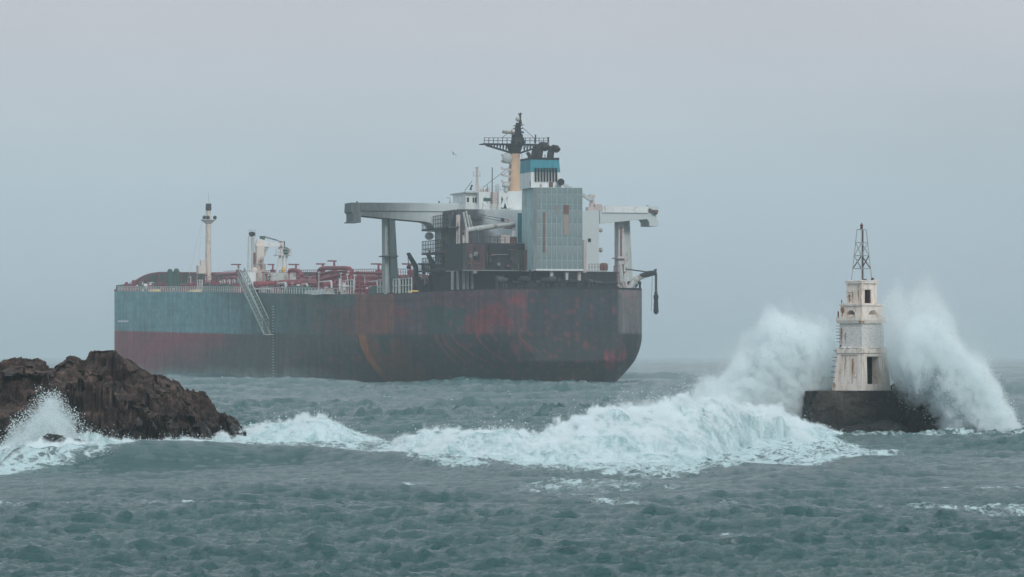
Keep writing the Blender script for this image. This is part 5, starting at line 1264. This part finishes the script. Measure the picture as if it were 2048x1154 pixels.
f1_ = facets(wx_, wy_, 3.4, 3.7, .30, .42); f2_ = facets(wx_ + .3 * f1_, wy_, 1.25, 8.1, .40, .42); f3_ = facets(U * .6 + warp * .2, Vv * 1.7, .55, 5.3, .5, .5)
f4_ = facets(U * .45 + warp * .3, Vv * 1.4 + warp * .4, 1.1, 2.3, .5, .5)
crag = f1_ * (1 - .75 * right) + f2_ * .7 * (1 - .55 * right) + f4_ * (.15 + .75 * right) + .25 * f3_ + .16 * strata * (.4 + right) + .07 * fine + .05 * fbm(xr * 5, yy * 5, o=3)
nearridge = 1 - sst(.55, .98, TS) * sst(1.5, 1.02, TS)
z = HZ * prof + env * crag * 1.5 * (.28 + .72 * nearridge)
# hollows and gullies: darker clefts where the water has cut
z = z - env * nearridge * .55 * np.clip(ridged(xr * .42 + warp * .6 + 5, yy * .10 + 2, o=2) - .55, 0, 1) * (1 - right * .4)
xr2 = xr + (.16 * strata + .08 * fine) * env
zq = z; a_ = xr - zq; b2 = xr + zq + .4 * warp
yo = 1.5 * facets(xr + .3 * warp, zq * 1.5 + .2 * warp, 1.3, 4.4, .35, .5) * (1 - .7 * right) + 1.2 * facets(a_ * .42, b2 * 1.15, .75, 9.2, .5, .6) * (.3 + .7 * right) + 1.1 * facets(xr, zq * 1.3, .5, 7.1, .5, .6) + .16 * fbm(xr * 2.6, zq * 3.2, o=4)
headland = link('headland', grid_mesh('headland', np.stack([xr2, yy + .35 * fbm(xr * .8, z * .8 + 7, o=4) - env * yo * (TS < .97), z], -1), m_rock, smooth=False)); tag(headland, kind='structure', label='craggy dark brown headland sloping into the surf')
o = link('rock', boulder(0, 0, 0, .52, .6, .46, 41.0, m_rockd, 60, .5), None, px(110, 888, 213)); tag(o, 'small pointed dark rock awash in foam before the headland', 'rock')
o = link('rock', boulder(0, 0, 0, .70, .6, .26, 47.0, m_rockd, 60, .6), None, px(150, 892, 212.6)); tag(o, 'low flat dark rock in the foam right of the small pointed one', 'rock')

# ------------------------------------------------------------ whitewater, spray and mist
m_foam, t, b = mat_new('foam')
g_ = N(t, 'ShaderNodeNewGeometry')
n1 = N(t, 'ShaderNodeTexNoise', ins={'Scale': 1.1, 'Detail': 9.0, 'Roughness': .72, 'Distortion': .8}); mp = N(t, 'ShaderNodeMapping'); mp.inputs['Scale'].default_value = (1.5, .32, .55); LK(t, g_.outputs['Position'], mp.inputs[0]); LK(t, mp.outputs[0], n1.inputs['Vector'])
n2 = N(t, 'ShaderNodeTexNoise', ins={'Scale': 7.0, 'Detail': 7.0, 'Roughness': .8}); LK(t, g_.outputs['Position'], n2.inputs['Vector'])
cr = N(t, 'ShaderNodeValToRGB'); LK(t, n1.outputs['Fac'], cr.inputs['Fac']); el = cr.color_ramp.elements
el[0].position = .33; el[0].color = (.24, .40, .42, 1); el[1].position = .54; el[1].color = (.60, .735, .755, 1)
LK(t, cr.outputs['Color'], b.inputs['Base Color']); b.inputs['Roughness'].default_value = .9; b.inputs['Specular IOR Level'].default_value = .1
b.inputs['Subsurface Weight'].default_value = 0.0
bp = N(t, 'ShaderNodeBump', ins={'Strength': .8, 'Distance': .10}); LK(t, n2.outputs['Fac'], bp.inputs['Height']); LK(t, bp.outputs[0], b.inputs['Normal'])
def fill_mist(name, dens=1.0, col=(.95, .993, 1.0), aniso=0.0):
    m = bpy.data.materials.new(name); m.use_nodes = True; t = m.node_tree; t.nodes.clear()
    o = N(t, 'ShaderNodeOutputMaterial'); v = N(t, 'ShaderNodeVolumePrincipled'); v.inputs['Color'].default_value = (*col, 1); v.inputs['Density'].default_value = dens; v.inputs['Anisotropy'].default_value = aniso
    LK(t, v.outputs[0], o.inputs['Volume']); return m
def volume_from(name, mn, mx, res, dens, mat, parent):
    """a fog volume holding the numpy array dens (x, y, z)"""
    me = bpy.data.meshes.new(name); n = int(np.prod(res)); me.vertices.add(n); me.vertices.foreach_set('co', np.tile(np.array([[mn[0], mn[1], mn[2]]], np.float32), (n, 1)).ravel())
    at = me.attributes.new('dens', 'FLOAT', 'POINT'); at.data.foreach_set('value', dens.transpose(2, 1, 0).astype(np.float32).ravel())
    me.materials.append(mat)
    o = link(name, me, parent)
    ng = bpy.data.node_groups.new(name, 'GeometryNodeTree'); ng.interface.new_socket('Geometry', in_out='INPUT', socket_type='NodeSocketGeometry'); ng.interface.new_socket('Geometry', in_out='OUTPUT', socket_type='NodeSocketGeometry')
    gi = ng.nodes.new('NodeGroupInput'); go = ng.nodes.new('NodeGroupOutput'); pos = ng.nodes.new('GeometryNodeInputPosition')
    sub = N(ng, 'ShaderNodeVectorMath', op='SUBTRACT'); sub.inputs[1].default_value = mn; ng.links.new(pos.outputs[0], sub.inputs[0])
    mul = N(ng, 'ShaderNodeVectorMath', op='MULTIPLY'); mul.inputs[1].default_value = [(res[i] - 1) / (mx[i] - mn[i]) for i in range(3)]; ng.links.new(sub.outputs[0], mul.inputs[0])
    add = N(ng, 'ShaderNodeVectorMath', op='ADD'); add.inputs[1].default_value = (.5, .5, .5); ng.links.new(mul.outputs[0], add.inputs[0])
    fl = N(ng, 'ShaderNodeVectorMath', op='FLOOR'); ng.links.new(add.outputs[0], fl.inputs[0])
    dot = N(ng, 'ShaderNodeVectorMath', op='DOT_PRODUCT'); dot.inputs[1].default_value = (1, res[0], res[0] * res[1]); ng.links.new(fl.outputs[0], dot.inputs[0])
    na_ = ng.nodes.new('GeometryNodeInputNamedAttribute'); na_.data_type = 'FLOAT'; na_.inputs['Name'].default_value = 'dens'
    si = ng.nodes.new('GeometryNodeSampleIndex'); si.data_type = 'FLOAT'; si.clamp = True
    ng.links.new(gi.outputs[0], si.inputs['Geometry']); ng.links.new(na_.outputs[0], si.inputs['Value']); ng.links.new(dot.outputs['Value'], si.inputs['Index'])
    vc = ng.nodes.new('GeometryNodeVolumeCube'); vc.inputs['Min'].default_value = mn; vc.inputs['Max'].default_value = mx
    for a, k in zip('XYZ', res): vc.inputs['Resolution ' + a].default_value = int(k)
    ng.links.new(si.outputs[0], vc.inputs['Density'])
    sm = ng.nodes.new('GeometryNodeSetMaterial'); sm.inputs['Material'].default_value = mat; ng.links.new(vc.outputs[0], sm.inputs['Geometry']); ng.links.new(sm.outputs[0], go.inputs[0])
    md = o.modifiers.new('fog', 'NODES'); md.node_group = ng
    return o
def droplets(name, pts, sizes, mat, parent, seed=1):
    """many small drops of water in one mesh"""
    g = np.random.default_rng(int(seed)); n = len(pts); T = np.array([(1, 1, 1), (1, -1, -1), (-1, 1, -1), (-1, -1, 1)], float) * .62
    q = g.normal(size=(n, 4)); q /= np.linalg.norm(q, axis=1)[:, None]; w, x, y, z = q.T
    Rm = np.stack([1 - 2 * (y * y + z * z), 2 * (x * y - z * w), 2 * (x * z + y * w), 2 * (x * y + z * w), 1 - 2 * (x * x + z * z), 2 * (y * z - x * w), 2 * (x * z - y * w), 2 * (y * z + x * w), 1 - 2 * (x * x + y * y)], -1).reshape(n, 3, 3)
    V = np.einsum('nij,kj->nki', Rm, T) * sizes[:, None, None] + pts[:, None, :]
    F = np.array([(0, 1, 2), (0, 3, 1), (0, 2, 3), (1, 3, 2)]); Fi = (F[None] + 4 * np.arange(n)[:, None, None]).reshape(-1)
    me = bpy.data.meshes.new(name); me.vertices.add(4 * n); me.vertices.foreach_set('co', V.astype(np.float32).ravel()); me.loops.add(12 * n); me.loops.foreach_set('vertex_index', Fi.astype(np.int32)); me.polygons.add(4 * n); me.polygons.foreach_set('loop_start', np.arange(0, 12 * n, 3, dtype=np.int32)); me.update(calc_edges=True)
    me.materials.append(mat); o = link(name, me, parent); o['kind'] = 'stuff'; return o
m_drop, t, b = mat_new('water_drops'); b.inputs['Base Color'].default_value = (.74, .84, .85, 1); b.inputs['Roughness'].default_value = .6
m_mist = fill_mist('spray_mist', 1.0)

def plume(name, label, x0, x1, d0, d1, z0, z1, vox, shape, strength, ndrop, seed, cat='spray', rough=1.0, org=None):
    """shape(c, r, x, d, z) -> signed thickness in metres (positive inside) and core strength, on the photograph's columns and rows at mid depth"""
    res = (int((x1 - x0) / vox), int((d1 - d0) / (vox * 1.6)), int((z1 - z0) / vox))
    xs, ys, zs = [np.linspace(a, b_, k) for a, b_, k in ((x0, x1, res[0]), (d0, d1, res[1]), (z0, z1, res[2]))]
    Xg, Yg, Zg = np.meshgrid(xs, ys, zs, indexing='ij'); dm = (d0 + d1) / 2
    c = Xg / dm * FPX + 1024; r = HOR - (Zg - CAM_Z) / dm * FPX
    s, core = shape(c, r, Xg, Yg, Zg)
    s = s - np.abs((Yg - dm) / ((d1 - d0) / 2)) ** 2 * 1.6
    nz_ = fbm(Xg * .55 + seed, Yg * .5, Zg * .42 + seed, o=5, g=.58); n3 = fbm(Xg * 2.1, Yg * 1.8 + seed, Zg * 1.5, o=4, g=.62)
    if org is not None:
        ox, oz = org; rad = np.hypot(Xg - ox, Zg - oz) + .3; tht = np.arctan2(Zg - oz, Xg - ox)
        n3 = .35 * n3 + 1.05 * fbm(tht * 9 + seed, rad * .55, Yg * 1.1, o=5, g=.66)
    n5 = fbm(Xg * 5.5 + seed, Yg * 3.5, Zg * 3.2, o=2)
    ss = s + nz_ * 1.15 * rough + n3 * .62 * rough + n5 * .28 * rough
    D = sst(-.05, .75 * rough, ss) * core
    D = D * np.clip(1 + 1.1 * n3 + .5 * nz_ + .5 * n5, .08, 2.4)
    edge = np.ones_like(D); edge[0] = edge[-1] = 0; edge[:, 0] = edge[:, -1] = 0; edge[:, :, -1] = 0; D *= edge
    root = thing(name, label, cat)
    v = volume_from('mist', (x0, d0, z0), (x1, d1, z1), res, D * strength, m_mist, root); v['kind'] = 'stuff'
    if ndrop:
        g = np.random.default_rng(seed); W_ = np.clip(sst(-.9, .5, s + nz_ * 1.3 + n3 * .9) * (.15 + core) * (1.4 - sst(.4, 2.2, s)), 0, None).ravel(); W_ /= W_.sum()
        idx = g.choice(W_.size, ndrop, p=W_); P3 = np.stack([Xg.ravel()[idx], Yg.ravel()[idx], Zg.ravel()[idx]], -1) + g.normal(size=(ndrop, 3)) * vox * 1.2
        droplets('drops', P3, .012 + .040 * g.random(ndrop) ** 3, m_drop, root, seed)
    return root
PT = [(1200, 840), (1260, 815), (1330, 800), (1400, 776), (1430, 755), (1465, 724), (1480, 702), (1500, 690), (1518, 655), (1532, 628), (1560, 620), (1590, 632), (1625, 640), (1650, 640), (1680, 690), (1720, 760), (1760, 840)]
def left_shape(c, r, x, d, z):
    s = (r - ip(c, PT)) / SL
    s = np.minimum(s, (c - 1230) / SL * .8)
    core = .10 + .9 * sst(.1, 3.4, s)
    core = core * (.75 + .25 * sst(1640, 1560, c))
    return s, core
plume('breaking_spray', 'tall white burst of spray left of and behind the lighthouse', xw(1210, 262), xw(1780, 262), 258.6, 269, -.2, 9.4, .13, left_shape, 4.0, 46000, 3, org=(xw(1660, 262), 0.5))
PR = [(1752, 700), (1762, 640), (1772, 590), (1790, 572), (1812, 590), (1850, 566), (1880, 600), (1905, 640), (1930, 690), (1960, 712), (1990, 760), (2010, 800), (2040, 850), (2070, 900)]
PB = [(1740, 600), (1765, 690), (1785, 755), (1812, 792), (1850, 808), (1882, 850), (1915, 885), (1950, 905), (2100, 910)]
def right_shape(c, r, x, d, z):
    s = (r - ip(c, PR)) / SL
    s = np.minimum(s, (ip(c, PB) - r) / SL * 1.0 + .15)
    s = np.minimum(s, (c - 1764) / SL * 1.6)
    core = .05 + .95 * sst(.5, 4.2, s + (r - 700) / SL * .45)
    return s, core
plume('breaking_spray', 'tall white burst of spray falling away to the right of the lighthouse', xw(1745, 255), xw(2110, 255), 250, 261, -.4, 10.5, .13, right_shape, 4.0, 52000, 8, org=(xw(1790, 255), -1.0))
# faint high veil drifting off the bursts
def veil_shape(c, r, x, d, z):
    s = (r - ip(c, [(1240, 760), (1400, 700), (1500, 640), (1560, 590), (1640, 575), (1700, 600), (1760, 590), (1800, 545), (1850, 520), (1900, 580), (1960, 650), (2080, 760)])) / SL
    return s, .05 + 0 * s
plume('spray_veil', 'thin high veil of blown spray drifting behind the lighthouse', xw(1230, 274), xw(2120, 274), 271, 280, -.3, 12, .3, veil_shape, .5, 0, 14)
# splash against the headland
def splash_shape(c, r, x, d, z):
    s = (r - ip(c, [(-60, 905), (0, 880), (25, 868), (50, 850), (62, 835), (80, 815), (98, 803), (112, 812), (132, 838), (148, 862), (160, 888), (185, 905)])) / 38.5
    return s, .35 + .65 * sst(.2, 1.4, s)
plume('rock_splash', 'small white splash bursting against the brown headland', xw(-60, 215.5), xw(200, 215.5), 213.5, 218, -.2, 3.6, .07, splash_shape, 2.4, 26000, 21, rough=.6)

# tumbling whitewater
def whitewater(name, label, c0, c1, top, foot, crestd, seed, nx=420, ny=200, back=14, amp=1.0, parent=None, drops=9000, fall=1.6, ride=0.0):
    """foot: (column, row on the water) of the front edge; top: (column, row) of the ridge as seen; crestd: distance of the ridge"""
    cs = np.linspace(c0, c1, nx); ts = np.linspace(0, 1, ny); CS, TS = np.meshgrid(cs, ts)
    df = CAM_Z * FPX / (ip(CS, foot) - HOR); dc = ip(CS, crestd)
    H = np.clip(CAM_Z - (ip(CS, top) - HOR) / FPX * dc, .05, None)
    n0 = fbm(CS * .016 + seed, 0 * CS + seed, o=4); df = df + 1.6 * n0
    tf = .5; Yw = np.where(TS < tf, df + (dc - df) * TS / tf, dc + back * (TS - tf) / (1 - tf))
    Xw = (CS - 1024) / FPX * dc
    endf = sst(c0, c0 + 50, CS) * sst(c1, c1 - 50, CS)
    pf = np.where(TS < tf, sst(-.1, 1, TS / tf) ** fall, 1 - ((TS - tf) / (1 - tf)) ** 1.4)
    w1 = fbm(Xw * .45 + seed, Yw * .30, o=4); w2 = fbm(Xw * 1.7, Yw * 1.1 + seed, o=5, g=.6); w3 = ridged(Xw * 3.6 + seed, Yw * 2.6, o=4, g=.62)
    z = (H * pf * (1 + .20 * w1)) * endf + amp * (.10 + .35 * pf) * endf * (.5 * w1 + .17 * w2 + .02 * w3)
    z = z + swell_h(Xw, Yw) * .5 - .22 - .5 * (1 - endf)
    if ride: z = np.maximum(z, swell_h(Xw, Yw) + ride * endf * np.clip(pf * 2, 0, 1) * (.6 + w1 + .6 * w2) - .3 * (1 - endf))
    Yw2 = Yw - amp * .35 * w2 * endf
    o = link(name, grid_mesh(name, np.stack([Xw + .05 * w3, Yw2, z], -1), m_foam), parent); o['kind'] = 'stuff'
    tag(o, label, None if parent else 'wave')
    g = np.random.default_rng(int(seed) + 5); k = g.integers(0, Xw.size, drops); k = k[(pf * endf).ravel()[k] > .35]
    P3 = np.stack([Xw.ravel()[k], Yw2.ravel()[k], z.ravel()[k] + np.abs(g.normal(size=k.size)) ** 1.3 * .22 * np.clip(H.ravel()[k], .3, 1.6)], -1) + g.normal(size=(k.size, 3)) * .05
    d_ = droplets('drops', P3, .012 + .034 * g.random(k.size) ** 2.5, m_drop, None, seed)
    return o, d_, (Xw, Yw2, z, pf, endf, H)
wv = thing('breaking_wave', 'long white breaking wave rolling from the middle of the picture to the lighthouse', 'wave')
o, dr, G = whitewater('whitewater', 'churning white crest', 745, 1625, [(745, 892), (800, 880), (850, 874), (940, 872), (1000, 866), (1060, 866), (1110, 856), (1190, 838), (1240, 832), (1300, 832), (1340, 824), (1400, 808), (1480, 812), (1560, 835), (1625, 864)],
    [(745, 905), (800, 926), (900, 940), (1000, 944), (1300, 946), (1400, 920), (1500, 897), (1625, 880)], [(745, 195), (900, 192), (1200, 200), (1400, 214), (1625, 232)], 2.0, nx=560, ny=230, back=20, parent=wv)
dr.parent = wv
o, dr2, G2 = whitewater('backwash', 'second tumbling crest under the left burst', 1330, 1800, [(1330, 850), (1420, 835), (1500, 820), (1590, 838), (1650, 858), (1720, 866), (1800, 880)], [(1330, 918), (1500, 905), (1650, 895), (1800, 893)], [(1330, 228), (1500, 240), (1620, 246), (1800, 243)], 6.0, nx=300, ny=150, back=8, parent=wv, drops=5000, amp=.7)
dr2.parent = wv
def shell_mist(G, parent, seed, strength, top=.10, vox=.11, zmax=4.6):
    """low torn spray clinging to the surface of the whitewater"""
    Xw, Yw, z, pf, endf, H = G; x0, x1 = Xw.min(), Xw.max(); d0, d1 = Yw.min(), Yw.max()
    res = (int((x1 - x0) / vox), int((d1 - d0) / (vox * 2.2)), int((zmax + .2) / vox)); n = res[0] * res[1]
    ix = ((Xw - x0) / (x1 - x0) * (res[0] - 1)).astype(int).ravel(); iy = ((Yw - d0) / (d1 - d0) * (res[1] - 1)).astype(int).ravel(); k = ix * res[1] + iy
    cnt = np.bincount(k, minlength=n); zs = np.bincount(k, z.ravel(), n) / np.maximum(cnt, 1); am = np.bincount(k, (pf * endf * np.clip(H, .3, 1.6)).ravel(), n) / np.maximum(cnt, 1)
    zs = zs.reshape(res[:2]); am = am.reshape(res[:2]); ok = (cnt > 0).reshape(res[:2])
    for _ in range(6):      # close the gaps of the scatter
        for ax in (0, 1):
            for sh in (1, -1):
                r_ = np.roll(ok, sh, ax) & ~ok; zs = np.where(r_, np.roll(zs, sh, ax), zs); am = np.where(r_, np.roll(am, sh, ax), am); ok = ok | r_
    am = np.where(ok, am, 0)
    xs, ys, zz = np.linspace(x0, x1, res[0]), np.linspace(d0, d1, res[1]), np.linspace(-.2, zmax, res[2])
    Xg, Yg, Zg = np.meshgrid(xs, ys, zz, indexing='ij')
    n1 = fbm(Xg * .9 + seed, Yg * .45, Zg * .9, o=4, g=.6); n2 = fbm(Xg * 3.6 + seed, Yg * 1.8, Zg * 3.2, o=3, g=.65)
    s_ = am[..., None] * (top + .34 * n1 + .28 * n2) - (Zg - zs[..., None])
    D = sst(0, .30, s_) * np.clip(.9 + 1.2 * n2 + .4 * n1, .05, 2.2) * (am[..., None] > .03)
    D[0] = D[-1] = 0; D[:, 0] = D[:, -1] = 0; D[:, :, -1] = 0
    v = volume_from('mist', (x0, d0, -.2), (x1, d1, zmax), res, D * strength, m_mist, parent); v['kind'] = 'stuff'
shell_mist(G, wv, 31, 2.6, vox=.12)
shell_mist(G2, wv, 37, 2.4, vox=.13, zmax=3.6)
w2 = thing('breaking_wave', 'smaller white breaker in the gap right of the brown headland', 'wave')
o, d3, g3 = whitewater('whitewater', None, 440, 800, [(440, 862), (480, 850), (520, 845), (590, 840), (640, 836), (670, 846), (720, 868), (800, 885)], [(440, 905), (520, 897), (600, 893), (700, 888), (800, 892)], [(440, 236), (800, 236)], 11.0, nx=290, ny=120, back=14, parent=w2, drops=3500, amp=.55); d3.parent = w2; shell_mist(g3, w2, 41, 2.6, .08, .14, 2.6)
w3_ = thing('breaking_wave', 'curling white lip of the wave at the left edge before the headland', 'wave')
o, d4, g4 = whitewater('whitewater', None, -330, 400, [(-330, 900), (0, 905), (60, 897), (140, 888), (200, 893), (260, 896), (345, 902)], [(-330, 965), (0, 945), (60, 932), (150, 915), (230, 905), (345, 907)], [(-330, 176), (0, 179), (60, 182), (150, 186), (345, 196)], 17.0, nx=340, ny=110, back=9, parent=w3_, drops=4000, amp=.5, fall=1.0, ride=.30); d4.parent = w3_; shell_mist(g4, w3_, 43, 3.5, .08, .10, 2.0)
w4 = thing('breaking_wave', 'white water running up the foot of the brown headland', 'wave')
o, d5, g5 = whitewater('whitewater', None, 120, 500, [(120, 876), (160, 862), (200, 868), (240, 876), (300, 881), (360, 877), (420, 876), (450, 868), (500, 872)], [(120, 900), (500, 899)], [(120, 214), (300, 215), (500, 219)], 23.0, nx=320, ny=80, back=5, parent=w4, drops=4000, amp=.45); d5.parent = w4; shell_mist(g5, w4, 47, 3.5, .2, .08, 2.2)

# ------------------------------------------------------------ the gull
gl = thing('seagull', 'lone gull gliding with bent wings in the sky left of the ship mast', 'bird', px(907, 308, 560))
gl.rotation_euler = (0, R(38), R(20))
m_gull = paint('gull_grey', (.10, .11, .12), .8, .2, streak=False)
MB().tube([(0, -.22, 0), (0, -.1, .01), (0, .05, 0), (0, .2, -.02), (0, .3, -.01)], [.02, .06, .07, .045, .01], 8).build('body', m_gull, gl)
for s in (-1, 1):
    mb = MB(); P = [(s * .03, .02, .02), (s * .22, .06, .13), (s * .55, -.12, .04)]; Wd = [.14, .12, .02]
    V = []
    for p, w in zip(P, Wd): V += [(p[0], p[1] - w, p[2]), (p[0], p[1] + w * .5, p[2]), (p[0], p[1] + w * .5, p[2] + .015), (p[0], p[1] - w, p[2] + .015)]
    mb.add(V, [(4 * i + k, 4 * i + (k + 1) % 4, 4 * i + 4 + (k + 1) % 4, 4 * i + 4 + k) for i in (0, 1) for k in range(4)] + [(3, 2, 1, 0), (8, 9, 10, 11)]); mb.build('wing', m_gull, gl)
